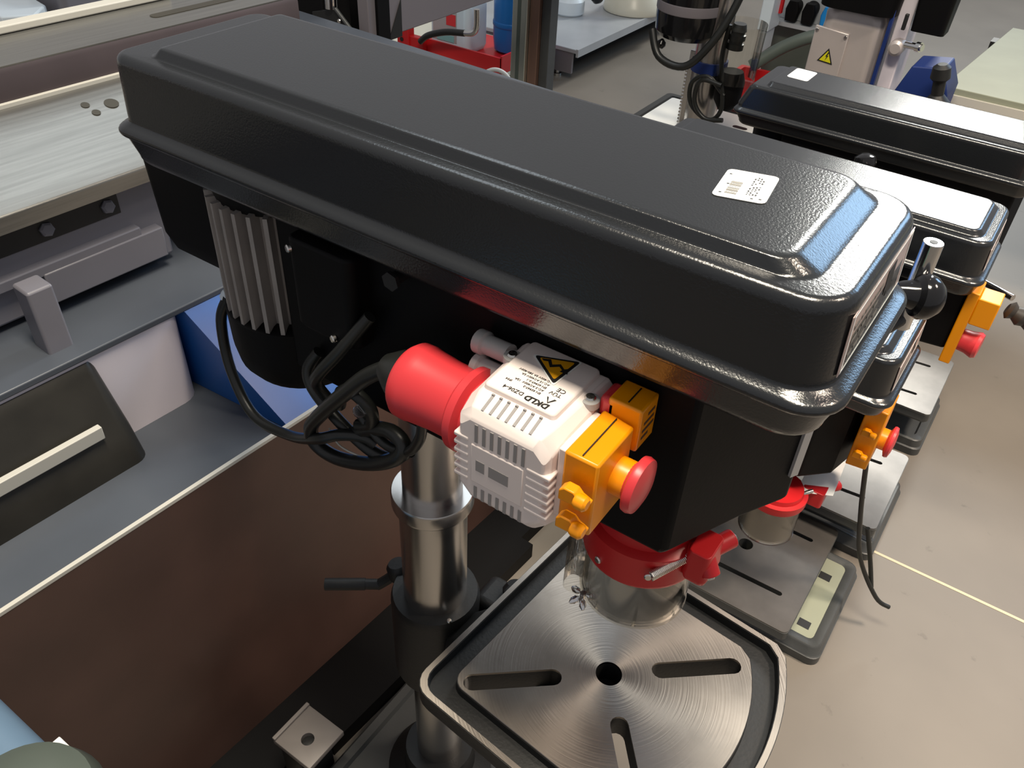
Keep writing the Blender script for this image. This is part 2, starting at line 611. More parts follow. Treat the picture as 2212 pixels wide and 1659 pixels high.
def stop_switch(root, x, y0, y1, z0, z1, depth=0.034, button=True, mid=None):
    """yellow hinged stop cover facing +x with a red mushroom button"""
    s = obj('stop_switch_cover', MB().loft([[(x, *p) for p in ((y0, z0), (y1, z0), (y1, z1), (y0, z1))],
                                            [(x + depth, *p) for p in ((y0 + .002, z0 + .002), (y1 - .002, z0 + .002), (y1 - .002, z1 - .002), (y0 + .002, z1 - .002))]]), 'yellow', root, bevel=0.002)
    s['label'] = 'yellow stop switch cover with latches'
    yc, zc = mid or ((y0 + y1) / 2, (z0 + z1) / 2)
    rad = min(y1 - y0, z1 - z0) * 0.27
    obj('button_collar', MB().lathe([(rad, 0), (rad, 0.012), (rad * 0.92, 0.018)], (x + depth - .002, yc, zc), (1, 0, 0), 28), 'yellow', s)
    b = obj('stop_button', MB().lathe([(rad * 0.9, 0), (rad * 1.0, .006), (rad * 1.45, .009), (rad * 1.5, .012), (rad * 1.42, .016), (rad * 0.9, .0185), (rad * .2, .0195)], (x + depth + .0055, yc, zc), (1, 0, 0), 32), 'red', s)
    b['label'] = 'red mushroom stop button'
    for zz in (z0 + (z1 - z0) * .30, z0 + (z1 - z0) * .68):
        mb = MB().extr([(0, 0), (.022, .001), (.024, .006), (.016, .009), (.012, .013), (.004, .013), (0, .009)], (x + .006, y0 - .005, zz - .008), (1, 0, 0), (0, 0, 1), (0, -1, 0), .009)
        obj('latch', mb, 'yellow', s, bevel=.001)
        obj('latch_knob', MB().lathe([(.005, 0), (.006, .002), (.006, .008), (.004, .010)], (x + .020, y0 - .014, zz), (1, 0, 0), 12), 'yellow', s)
    obj('seam', MB().box(x + depth * .46, x + depth * .49, y0 + .004, y1 - .004, z1 - .001, z1 + .0003), 'ink', s, 0)
    return s


def price_label(root, P, u, v, wdt, hgt, detail=True):
    """white price label lying on a lid; P is its near-left corner, u along, v across"""
    P, u, v = Vector(P), Vector(u).normalized(), Vector(v).normalized()
    n_ = u.cross(v)
    loop = [(p[0], p[1]) for p in rrect(0, wdt, 0, hgt, hgt * .09, 0, 3)]
    s = obj('price_label', MB().extr(loop, P, u, v, n_, .0004), 'label', root, 0)
    if detail:
        mb = MB()
        x = 0.12
        for k, (wd, gp) in enumerate(((.020, .012), (.006, .016), (.030, .012), (.008, .010), (.014, .02), (.006, .018), (.022, .010), (.010, .012), (.018, .01), (.008, .012))):
            a = P + n_ * .0006 + u * (wdt * .20) + v * (hgt * (0.02 + x * .98))
            b = a + u * (wdt * .22)
            mb.quad(a, b, b + v * (hgt * wd * 1.7), a + v * (hgt * wd * 1.7), .0002)
            x += (wd + gp) * 1.7
        obj('barcode', mb, 'inkgrey', s, 0)
        mb = MB()
        random.seed(3)
        for row in range(4):
            q = 0.20
            while q < .86:
                wd = random.choice((.03, .05, .07))
                a = P + n_ * .0006 + u * (wdt * (.58 + row * .055)) + v * (hgt * q)
                if random.random() < .72:
                    mb.quad(a, a + u * (wdt * .032), a + u * (wdt * .032) + v * (hgt * wd * .7), a + v * (hgt * wd * .7), .0002)
                q += wd + .02
        for (a0, b0) in ((.08, .8), (.1, .12), (.14, .45), (.85, .1), (.7, .08)):
            a = P + n_ * .0006 + u * (wdt * a0) + v * (hgt * b0)
            mb.quad(a, a + u * (wdt * .05), a + u * (wdt * .05) + v * (hgt * .03), a + v * (hgt * .03), .0002)
        obj('price_print', mb, 'ink', s, 0)
    return s


def front_label(root, x, y0, y1, z0, z1, tilt=0.0):
    """printed plate on the front face of a lid"""
    s = obj('front_label', MB().quad((x, y0, z0), (x, y1, z0), (x - tilt, y1, z1), (x - tilt, y0, z1), .0006), 'inkpink', root, 0)
    d = lambda a, b: (x + .0004 - tilt * b, y0 + (y1 - y0) * a, z0 + (z1 - z0) * b)
    mb = MB()
    for (a0, a1, b0, b1) in ((.02, .98, .02, .05), (.02, .98, .95, .98), (.02, .035, .05, .95), (.965, .98, .05, .95)):
        mb.quad(d(a0, b0), d(a1, b0), d(a1, b1), d(a0, b1), .0002)
    obj('label_border', mb, 'label', s, 0)
    mb = MB()
    random.seed(5)
    for r_ in range(3):
        a = .08
        while a < .50:
            wd = random.uniform(.03, .09)
            mb.quad(d(a, .18 + r_ * .24), d(a + wd, .18 + r_ * .24), d(a + wd, .25 + r_ * .24), d(a, .25 + r_ * .24), .0002)
            a += wd + .02
    obj('label_lines', mb, 'inkgrey', s, 0)
    mb = MB()
    for (a0, a1, b0, b1) in ((.58, .72, .42, .84), (.64, .76, .30, .42)):
        mb.quad(d(a0, b0), d(a1, b0), d(a1, b1), d(a0, b1), .0002)
    obj('label_print', mb, 'ink', s, 0)
    return s


def chuck_guard(root, c, r, ztop, zcol, zbot, bracket=True):
    """red clamp collar with a clear sleeve hanging under it"""
    g = obj('guard_collar', MB().lathe([(r * .80, zcol), (r + .003, zcol), (r + .004, zcol + .004), (r + .004, zcol + (ztop - zcol) * .62), (r - .004, zcol + (ztop - zcol) * .68), (r - .006, ztop), (r * .80, ztop)], (c[0], c[1], 0), (0, 0, 1), 48), 'redpaint', root)
    g['label'] = 'red collar of the chuck guard'
    n = 40
    rings = []
    for zz, dr in ((zcol + .002, 0), (zbot + .002, .0), (zbot, .001), (zbot, -.0015), (zcol + .002, -.002)):
        rings.append([(c[0] + (r + dr) * math.cos(2 * math.pi * k / n), c[1] + (r + dr) * math.sin(2 * math.pi * k / n), zz) for k in range(n)])
    sl = obj('clear_sleeve', MB().loft(rings, False, False), 'clear', root)
    sl['label'] = 'clear plastic sleeve of the chuck guard'
    return g, sl


# ---------------------------------------------------------------- the big drill press in front
D1 = thing('drill_press', 'large drill press with long dark grey belt cover and white switch box, nearest the camera', 'drill press', (0.30, 0.10, 0), 0, 'row of drill presses')
CX, CY = 0.30, 0.10
INS = dict(wall=(0.007, 0.0115, 0.0088, 0.0075), top=(0.010, 0.0150, 0.0100, 0.007), foot=(0.049, 0.041, 0.026, 0.020), crest=(0.061, 0.060, 0.0305, 0.0245))
belt_cover(D1, -0.006, 0.70, 0.0, 0.199, 0.0, h=.0705, ins=INS)
price_label(D1, (0.5668, 0.080, 0.0804), (0.0337, 0.0094, 0), (-0.007, 0.0475, 0), 0.036, 0.047)
front_label(D1, 0.6884, 0.030, 0.172, 0.014, 0.058, 0.0024)
# head casting
hp = [(0.17, 0.035), (0.606, 0.038), (0.642, 0.117), (0.668, 0.165), (0.655, 0.176), (0.17, 0.176)]
hd = MB()
hd.loft([[(p[0] + (0 if i in (0, 5) else (-.004)), p[1], -0.228) for i, p in enumerate(hp)], [(p[0], p[1], -0.220) for p in hp], [(p[0], p[1], -0.030) for p in hp]])
head = obj('head_casting', hd, 'black', D1, 30, bevel=0.004)
# nose plate on the front with scale strip and green button
u = Vector((0.026, 0.048, 0)).normalized()
nrm = Vector((u.y, -u.x, 0))
pl = MB().extr([(0.044, -.19), (0.053, -.19), (0.053, -.045), (0.044, -.045)], (0.642, 0.117, 0), u, (0, 0, 1), nrm, .003)
obj('scale_strip', pl, 'greyplast', head, 30)
obj('start_button', MB().extr([(0.040, -.088), (0.055, -.088), (0.055, -.058), (0.040, -.058)], Vector((0.642, 0.117, 0)) + nrm * .003, u, (0, 0, 1), nrm, .008), 'green', head, 30, bevel=.001)
# column, rings, bracket
obj('column', MB().lathe([(0.0355, FLOOR + .03), (0.0355, -0.03)], (CX, CY, 0), (0, 0, 1), 48), 'steel', D1)
obj('column_foot', MB().lathe([(0.085, FLOOR + .035), (0.085, FLOOR + .055), (0.058, FLOOR + .075), (0.054, FLOOR + .12)], (CX, CY, 0), (0, 0, 1), 36), 'castdark', D1)
obj('column_sleeve', MB().lathe([(0.0375, -.62), (0.0385, -.60), (0.0415, -.575), (0.0415, -.41)], (CX, CY, 0), (0, 0, 1), 48), 'steel', D1)
obj('column_ring', MB().lathe([(0.0425, -.412), (0.0485, -.408), (0.0495, -.405), (0.0495, -.390), (0.048, -.387), (0.0425, -.387)], (CX, CY, 0), (0, 0, 1), 48), 'steel', D1)
br = obj('table_bracket', MB().lathe([(0.050, -.755), (0.056, -.745), (0.059, -.735), (0.059, -.590), (0.056, -.580), (0.042, -.580)], (CX, CY, 0), (0, 0, 1), 40), 'castdark', D1)
br['label'] = 'dark cast bracket that carries the table on the column'
obj('clamp_lug', MB().box(0.335, 0.420, 0.130, 0.185, -.72, -.60), 'castdark', br, bevel=.012, seg=3)
obj('bracket_arm', MB().loft([rrect(0.33, 0.42, 0.055, 0.125, .02, -.74), rrect(0.35, 0.56, 0.045, 0.12, .02, -.600), rrect(0.42, 0.60, 0.03, 0.13, .02, -.524)]), 'castdark', br)
obj('clamp_lever', MB().rod((0.40, 0.175, -.63), (0.455, 0.235, -.60), .008).lathe([(0.012, 0), (.017, .006), (.017, .018), (.010, .026)], (0.385, 0.165, -.605), (-.3, .3, 1), 16), 'castdark', br)
screw(br, (0.345, 0.072, -.5795), (0, 0, 1), .0035, .002, 'grub_screw')
ck = obj('crank_handle', MB().rod((0.1975, 0.0730, -.62), (0.1533, 0.0398, -.62), .0085).rod((0.1975, 0.073, -.62), (0.2130, 0.0840, -.62), .0075), 'castdark', br)
obj('crank_arm', MB().tube([(0.211, 0.0825, -.622), (0.222, 0.091, -.610), (0.236, 0.099, -.592), (0.246, 0.100, -.585)], .0075, 10, 4).lathe([(.014, 0), (.016, .004), (.016, .020), (.012, .026)], (0.240, 0.10, -.600), (-.25, 0, 1), 18), 'castdark', br)

# table
TH = -0.085
TZ = -0.49
cu_, su_ = math.cos(TH), math.sin(TH)


def tw(a, b, z=TZ):
    return (CX + a * cu_ - b * su_, CY + a * su_ + b * cu_, z)


def tab_loop(d, z):
    """table outline moved inward by d"""
    w2 = 0.155 - d
    a0 = 0.112 + d
    out = []
    r = max(.014, .024 - d * .25)
    n = 5
    for k in range(n + 1):      # rear near corner
        a = math.radians(180 + 90 * k / n)
        out.append((a0 + r + r * math.cos(a), -w2 + r + r * math.sin(a)))
    # front arc, shoulder at a1, apex at a2
    a1, a2 = 0.402 - d * 0.95, 0.447 - d
    sag = a2 - a1
    R = (w2 * w2 + sag * sag) / (2 * sag)
    half = math.asin(w2 / R)
    fillet = 0.016
    for k in range(-14, 15):
        t = k / 14
        a = half * t
        x_ = a2 - R + R * math.cos(a)
        y_ = R * math.sin(a)
        # ease the shoulder so that it rounds over
        if abs(t) > .93:
            x_ -= fillet * ((abs(t) - .93) / .07) ** 2 * .55
        out.append((x_, y_))
    for k in range(n + 1):
        a = math.radians(90 + 90 * k / n)
        out.append((a0 + r + r * math.cos(a), w2 - r + r * math.sin(a)))
    return [tw(p[0], p[1], z) for p in out]


M['tabletop'] = turned_steel('turned_table_steel', tw(0.268, -0.004), (0.31, 0.28, 0.25), 0.36, 0.75)
slots = []
HC = (0.268, -0.004)
S2 = math.sqrt(.5)
for sx, sy, r0, r1 in ((-1, -1, .062, .150), (1, 1, .058, .140), (1, -1, .060, .145)):
    p0 = tw(HC[0] + sx * S2 * r0, HC[1] + sy * S2 * r0)
    p1 = tw(HC[0] + sx * S2 * r1, HC[1] + sy * S2 * r1)
    slots.append((p0, p1))


def slot_poly(p0, p1, wd):
    d = (Vector(p1) - Vector(p0)).normalized()
    base = math.atan2(d.y, d.x)
    out = []
    for c, off in ((Vector(p1), -math.pi / 2), (Vector(p0), math.pi / 2)):
        for k in range(8):
            a = base + off + math.pi * k / 7
            out.append((c.x + math.cos(a) * wd / 2, c.y + math.sin(a) * wd / 2))
    return out


cutters = [MB().prism(slot_poly(a, b, .0195), -.62, -.44) for a, b in slots]
hc = tw(*HC)
cutters.append(MB().lathe([(0.0145, -.65), (0.0145, -.44)], (hc[0], hc[1], 0), (0, 0, 1), 32))
tb = obj('table', MB().loft([tab_loop(.010, TZ - .034), tab_loop(.002, TZ - .030), tab_loop(0, TZ - .024), tab_loop(0, TZ - .0012), tab_loop(.0075, TZ - .0012), tab_loop(.0085, TZ - .013), tab_loop(.030, TZ - .013), tab_loop(.031, TZ - .003)]), 'castdark', D1)
cut(tb, cutters)
tb['label'] = 'work table with a coolant groove and crossed slots'
obj('machined_rim', MB().loft([tab_loop(.0008, TZ - .0012), tab_loop(.0008, TZ), tab_loop(.0068, TZ), tab_loop(.0068, TZ - .0012)], False, False), 'tabletop', tb)
tp = obj('machined_top', MB().loft([tab_loop(.0312, TZ - .0035), tab_loop(.0312, TZ - .0005), tab_loop(.0318, TZ)]), 'tabletop', tb)
cut(tp, cutters)
drill_base(D1, 0.15, 0.75, -.04, .24, .05, pad=(0.46, 0.70, -.01, .21))

# motor
MX, MY = 0.118, 0.098
mo = obj('motor', MB().lathe([(0.064, -.2), (0.064, -.045)], (MX, MY, 0), (0, 0, 1), 40), 'alu', D1)
mo['label'] = 'finned motor hanging under the belt cover'
fin = MB().add([(0.062, -.0035, -.055), (0.079, -.0022, -.055), (0.079, .0022, -.055), (0.062, .0035, -.055),
                (0.062, -.0035, -.190), (0.079, -.0022, -.190), (0.079, .0022, -.190), (0.062, .0035, -.190)],
               [(0, 1, 2, 3), (7, 6, 5, 4), (0, 4, 5, 1), (1, 5, 6, 2), (2, 6, 7, 3), (3, 7, 4, 0)])
fm = None
for k in range(30):
    a = 2 * math.pi * k / 30 + .05
    if fm is None:
        fo = obj('cooling_fin', fin, 'alu', mo, 20, local=True)
        fm = fo.data
    else:
        fo = bpy.data.objects.new('cooling_fin', fm)
        COL.objects.link(fo)
        fo.parent = mo
    fo.location = (MX - D1.location[0], MY - D1.location[1], ZO)
    fo.rotation_euler = (0, 0, a)
obj('end_bell', MB().lathe([(0.05, -.276), (0.066, -.272), (0.076, -.258), (0.080, -.235), (0.081, -.190), (0.07, -.186)], (MX, MY, 0), (0, 0, 1), 40), 'black', mo)
obj('upper_flange', MB().lathe([(0.06, -.062), (0.070, -.058), (0.072, -.050), (0.07, -.037)], (MX, MY, 0), (0, 0, 1), 40), 'black', mo)
tbx = obj('terminal_box', MB().loft([rrect(0.215, 0.285, 0.015, 0.11, .010, -.145), rrect(0.211, 0.288, 0.010, 0.11, .010, -.136), rrect(0.211, 0.288, 0.010, 0.11, .010, -.045)]), 'black', D1, bevel=.003)
screw(tbx, (0.216, .009, -.056), (-.4, -1, 0), .004, .002)
screw(tbx, (0.262, 0.008, -.135), (-.3, -1, 0), .004, .002)
obj('capacitor_box', MB().loft([rrect(-0.088, 0.040, 0.085, 0.160, .014, -.196), rrect(-0.098, 0.045, 0.080, 0.165, .016, -.176), rrect(-0.104, 0.046, 0.076, 0.168, .016, -.045)]), 'black', D1)
obj('motor_plate', MB().loft([rrect(0.19, 0.27, 0.05, 0.16, .015, -.20), rrect(0.19, 0.27, 0.05, 0.16, .015, -.04)]), 'black', D1, bevel=.006)
obj('gland_nut', MB().lathe([(.007, 0), (.008, .004), (.008, .010), (.006, .012)], (0.058, 0.050, -.186), (-.3, -.4, -1), 10), 'whiteplast', mo)
obj('tension_bolt', MB().rod((0.33, 0.035, -.05), (0.33, 0.02, -.05), .006).lathe([(.009, 0), (.009, .004)], (0.33, 0.02, -.05), (0, -1, 0), 6), 'castdark', D1)

# switch box
BX0, BX1, BY0, BY1, BZ0, BZ1 = 0.4545, 0.5400, -0.056, 0.034, -0.168, -0.064
sb = MB()


def bxr(y, dx0, dx1, dz0, dz1, ch):
    x0, x1, z0, z1 = BX0 + dx0, BX1 - dx1, BZ0 + dz0, BZ1 - dz1
    return [(x0 + ch, y, z0), (x1 - ch, y, z0), (x1, y, z0 + ch), (x1, y, z1 - ch), (x1 - ch, y, z1), (x0 + ch, y, z1), (x0, y, z1 - ch), (x0, y, z0 + ch)]


sb.loft([bxr(BY1, -.001, 0, 0, 0, .006), bxr(-.036, 0, 0, .001, .001, .009), bxr(BY0 + .006, .001, .002, .004, .006, .011), bxr(BY0, .005, .006, .010, .013, .011)])
sw = obj('switch_box', sb, 'white', D1, 30, bevel=.0018)
sw['label'] = 'white electrical switch box with vents and lettering'
zt = BZ1
obj('lid_panel', MB().loft([rrect(0.4630, 0.5275, -.034, .0342, .004, zt - .002), rrect(0.4645, 0.5260, -.033, .0342, .004, zt + .0035)]), 'white', sw, 30, bevel=.0012)
tz = zt + .0037
# slots over the top front edge and vents on the front face
for k in range(7):
    x = 0.4745 + k * .0070
    obj('vent_slot', MB().quad((x, -.0505, BZ1 - .0056), (x + .0022, -.0505, BZ1 - .0056), (x + .0022, -.037, BZ1 - .0007), (x, -.037, BZ1 - .0007), .0006), 'vent', sw, 0)
    obj('vent_end', MB().box(x, x + .0022, -.0374, -.0358, BZ1 - .001, BZ1 + .0004), 'vent', sw, 0)
    obj('vent_slot', MB().box(x - .001, x + .0018, BY0 - .0006, BY0 + .004, BZ1 - .034, BZ1 - .0165), 'vent', sw, 0)
    obj('vent_slot', MB().box(x - .001, x + .0018, BY0 - .0006, BY0 + .004, BZ0 + .0105, BZ0 + .023), 'vent', sw, 0)
for k in range(6):
    z = BZ0 + .026 + k * .0082
    obj('vent_rib', MB().box(BX0 - .0006, BX0 + .013, BY0 - .0008, BY0 + .012, z, z + .0040), 'white', sw, 30, bevel=.0012)
    obj('vent_rib', MB().box(BX1 - .020, BX1 + .0006, BY0 - .0008, BY0 + .012, z, z + .0040), 'white', sw, 30, bevel=.0012)
obj('name_plate', MB().box(BX0 + .016, BX1 - .022, BY0 - .0010, BY0 + .002, BZ0 + .028, BZ1 - .037), 'white', sw, 30, bevel=.0008)
for x0, x1 in ((0.4755, 0.4835), (0.4875, 0.5055)):
    obj('window_recess', MB().box(x0, x1, BY0 - .0013, BY0, BZ0 + .042, BZ0 + .053), 'vent', sw, 0)
for p in ((0.4605, .010, zt + .0015), (0.5345, .004, zt - .0002)):
    s_ = screw(sw, p, (0, -.05, 1), .0045, .0022)
    disc_cross(sw, (p[0], p[1], p[2] + .0025), (0, 0, 1), .0026)
    obj('screw_boss', MB().lathe([(.0078, -.006), (.0074, -.0006), (.006, -.0004)], p, (0, 0, 1), 20), 'greyplast', sw)
# lettering on the lid, read from the machine's far side
U, V_ = (-1, 0, 0), (0, -1, 0)
text('maker_name', 'DKLD', .0076, (0.5180, -.0255, tz), U, V_, 'ink', sw, shear=.12, bold=.00028)
text('type_number', 'DZ06-4', .0056, (0.4955, -.0250, tz), U, V_, 'ink', sw)
text('approval_mark', 'TÜV', .0052, (0.5190, -.0105, tz), U, V_, 'ink', sw)
text('approval_mark', 'CE', .0062, (0.5195, -.0045, tz), U, V_, 'ink', sw)
for r_, tx in enumerate(('EN 60947-3            IP54', 'AC-3 AC400V  12A', 'EN 60947-5-1', 'AC-15 AC400V 5A', 'AC-400V 5A 380-400V')):
    text('rating_text', tx, .0031, (0.5050, -.0175 + r_ * .0040, tz), U, V_, 'ink', sw)
tri = MB().extr([(0, 0), (.008, 0), (.004, -.0065)], (0.5185, -.0180, tz), (-1, 0, 0), (0, 1, 0), (0, 0, 1), .0003)
obj('triangle_mark', tri, 'ink', sw, 0)
obj('triangle_mark', MB().extr([(0.0014, .0009), (.0066, .0009), (.004, -.0046)], Vector((0.5185, -.0188, tz + .0003)), (-1, 0, 0), (0, 1, 0), (0, 0, 1), .0002), 'white', sw, 0)
# warning triangle
SIG = [Vector((0.4735, .0180, 0)), Vector((0.5105, .0335, 0)), Vector((0.5075, -.0055, 0))]
SC = (SIG[0] + SIG[1] + SIG[2]) / 3


def sign_tri(f, dz):
    Q = [SC + (p - SC) * f for p in SIG]
    loop = []
    for i in range(3):
        p, a_, b_ = Q[i], Q[i - 1], Q[(i + 1) % 3]
        loop += [p + (a_ - p) * .07, p + (a_ - p) * .02 + (b_ - p) * .02, p + (b_ - p) * .07]
    return MB().extr([(q.x, q.y) for q in loop], (0, 0, tz + dz), (1, 0, 0), (0, 1, 0), (0, 0, 1), .0003)


obj('warning_sign', sign_tri(1.0, .0), 'label', sw, 0)
obj('sign_border', sign_tri(.90, .0003), 'ink', sw, 0)
obj('sign_face', sign_tri(.70, .0006), 'signyellow', sw, 0)
du, dv = (SIG[1] - SIG[0]), (SIG[2] - (SIG[0] + SIG[1]) / 2)
bolt = [(.20, .13), (.38, .12), (.42, .30), (.58, .24), (.66, .40), (.74, .36), (.73, .56), (.58, .50), (.62, .44), (.56, .33), (.38, .40), (.33, .20), (.24, .20)]
bp_ = [SIG[0] + du * a + dv * b for a, b in bolt]
obj('lightning_bolt', MB().extr([(p.x, p.y) for p in bp_], (0, 0, tz + .0009), (1, 0, 0), (0, 1, 0), (0, 0, 1), .0002), 'ink', sw, 0)
# red CEE plug inlet on the left
pi = obj('power_inlet', MB().lathe([(.020, .084), (.0300, .084), (.0338, .079), (.0342, .070), (.0332, .066), (.0312, .044), (.0310, .024), (.0365, .020), (.0370, .013), (.030, .010), (.030, -.004)], (0.4545, -.011, -.116), (-1, 0, 0.0), 48), 'red', D1)
pi['label'] = 'red round plug inlet'
obj('cable_gland', MB().lathe([(.024, .083), (.021, .096), (.012, .110)], (0.4545, -.011, -.116), (-1, 0, 0), 24), 'rubber', pi)
obj('grey_gland', MB().lathe([(.0085, 0), (.0085, .024), (.0105, .026), (.0105, .034)], (0.452, .020, -.072), (-1, 0.1, -.1), 20).lathe([(.0085, 0), (.0085, .022), (.0105, .024), (.0105, .030)], (0.452, .012, -.090), (-1, 0.1, -.1), 20), 'greyplast', sw)
stop_switch(D1, 0.546, -.050, .006, -.146, -.070, .027, mid=(-.014, -.106))
obj('switch_base', MB().box(.5395, .5462, -.046, .004, -.142, -.074), 'white', sw, bevel=.001)
hk = obj('hinge_block', MB().box(0.548, 0.576, .006, .034, -.098, -.058), 'yellow', D1, bevel=.002)
obj('hinge_seam', MB().box(0.562, 0.563, .010, .030, -.0585, -.0575), 'ink', hk, 0)
hpm = MB()
for k, (a0, a1) in enumerate(((.4, .85), (.2, .85), (.15, .9), (.15, .6))):
    zz = -.066 - k * .0068
    hpm.quad((0.5763, .008 + a0 * .024, zz - .0026), (0.5763, .008 + a1 * .024, zz - .0026), (0.5763, .008 + a1 * .024, zz), (0.5763, .008 + a0 * .024, zz), .0002)
obj('hinge_print', hpm, 'brown', hk, 0)
obj('red_tab', MB().box(0.5405, 0.556, .006, .030, -.082, -.060), 'red', D1, bevel=.004)

# chuck guard
chuck_guard(D1, (0.563, 0.100), .054, -.232, -.296, -.362)
rc = obj('guard_bracket', MB().loft([rrect(0.616, 0.637, 0.072, 0.106, .005, -.282), rrect(0.614, 0.639, 0.070, 0.108, .006, -.274), rrect(0.616, 0.637, 0.072, 0.106, .005, -.244)]).rod((0.628, .100, -.262), (0.640, .122, -.258), .009).rod((0.626, .085, -.250), (0.640, .078, -.268), .009).rod((0.612, .084, -.262), (0.630, .090, -.262), .012), 'redpaint', D1, bevel=.001)
rc['label'] = 'red pivot bracket of the chuck guard'
spr = []
A_, B_ = Vector((0.5965, .0445, -.268)), Vector((0.6150, .078, -.260))
ax_ = (B_ - A_).normalized()
e1 = ax_.orthogonal().normalized()
e2 = ax_.cross(e1)
for k in range(26 * 8 + 1):
    t = k / (26 * 8)
    a = 2 * math.pi * 26 * t
    spr.append(A_ + (B_ - A_) * t + (e1 * math.cos(a) + e2 * math.sin(a)) * .0042)
obj('return_spring', MB().tube(spr, .0009, 5, 1), 'screw', rc)
for p, a in (((0.6405, .123, -.258), (.4, .8, .2)), ((0.6405, .0775, -.270), (.6, -.5, -.4)), ((0.5950, .0430, -.268), (.5, -.9, .1)), ((0.5445, .0445, -.283), (-.3, -.9, 0))):
    screw(rc, p, a, .0038, .002)
# wing nut lugs moulded in the clear sleeve
obj('sleeve_channel', MB().loft([rrect(0.5085, 0.530, 0.044, 0.066, .008, -.350), rrect(0.5085, 0.530, 0.044, 0.066, .008, -.288)], False, False), 'clear', D1)
wn = MB().rod((0.531, .052, -.352), (0.531, .052, -.366), .0028)
for a in (0.4, 1.7, 2.9, 4.2, 5.3):
    c = Vector((0.531 + .009 * math.cos(a), .052 + .009 * math.sin(a), -.358 + .003 * math.sin(3 * a)))
    wn.lathe([(.0008, -.006), (.0034, -.003), (.0036, .002), (.0012, .006)], c, (math.cos(a), math.sin(a), -.3), 10)
obj('wing_nut', wn, 'chrome', D1)
obj('spindle_quill', MB().lathe([(.012, -.352), (.020, -.345), (.021, -.30), (.026, -.285), (.026, -.20)], (0.563, 0.100, 0), (0, 0, 1), 32), 'steel', D1)

# feed hub, levers and depth rod on the far side
fh = obj('feed_hub', MB().lathe([(.034, 0), (.034, .045), (.026, .060), (.010, .064)], (0.595, .176, -.115), (0, 1, 0), 28), 'castdark', D1)
hubc = Vector((0.595, .225, -.115))
for k, (dx, dz) in enumerate(((0.105, 0.078), (-0.13, 0.02), (0.02, -0.13))):
    e = hubc + Vector((dx - .004, .045, dz - .008))
    lv = obj('feed_lever', MB().rod(hubc, e, .006), 'chrome', fh)
    dr = (e - hubc).normalized() if k else Vector((.84, .50, -.12))
    obj('ball_knob', MB().lathe([(.0080, -.018), (.0105, -.012), (.0130, -.002), (.0180, .001), (.0200, .006), (.0190, .013), (.0135, .020), (.0055, .0225), (.0010, .0228)], e, dr, 32), 'blackgloss', fh)
dp = obj('depth_stop_rod', MB().lathe([(.0085, -.085), (.0085, -.0005), (.0080, .0)], (0.6925, .290, -.004), (0, 0, 1), 24), 'chrome', D1)
obj('rod_slot', MB().lathe([(.0034, 0), (.0034, .0003)], (0.6925, .290, -.0039), (0, 0, 1), 14), 'ink', dp)
obj('rod_bracket', MB().rod((0.6925, .292, -.080), (0.650, .165, -.085), .007), 'castdark', D1)

# cables hanging by the motor
cab = MB()
cab.tube([(0.060, .046, -.190), (0.046, .040, -.225), (0.056, .032, -.285), (0.10, .020, -.325), (0.17, .012, -.312), (0.235, -.004, -.268), (0.262, .002, -.252), (0.288, .010, -.246), (.300, .014, -.252)], .0062)
cab.tube([(0.345, -.011, -.118), (0.318, -.010, -.142), (0.285, -.008, -.180), (0.250, -.004, -.222), (0.222, .000, -.262), (0.224, .002, -.286), (0.252, .004, -.292), (0.300, .004, -.272), (0.338, .002, -.240), (0.345, .006, -.222), (0.325, .010, -.218), (0.296, .012, -.232), (0.272, .012, -.252)], .0078)
cab.tube([(0.215, .030, -.185), (0.205, .022, -.205), (0.212, .018, -.225), (0.245, .014, -.245), (0.290, .012, -.262), (0.322, .012, -.258), (0.345, .014, -.236)], .0066)
cab.tube([(0.262, .006, -.215), (0.272, .002, -.190), (0.292, .000, -.180), (0.306, .004, -.196), (0.300, .010, -.222), (0.280, .012, -.236)], .0068)
cab.tube([(0.280, .012, -.215), (0.315, .008, -.236), (0.350, .004, -.226), (0.374, -.004, -.190), (0.380, -.006, -.160)], .0052)
cab.tube([(0.300, .02, -.10), (0.275, .004, -.14), (0.245, .0, -.18), (0.225, .012, -.21), (0.235, .020, -.235)], .0062)
cb = obj('motor_cable', cab, 'rubber', D1, 60)
cb['label'] = 'coiled black rubber cable'
obj('earth_clip', MB().lathe([(.0065, 0), (.0065, .003), (.0052, .003), (.0052, 0)], (0.300, -.004, -.196), (.5, -.3, .6), 14), 'chrome', cb)
obj('bare_wire', MB().tube([(0.238, .010, -.262), (0.252, .008, -.276), (0.278, .008, -.276), (0.300, .008, -.268)], .0011, 6), 'edge', cb)


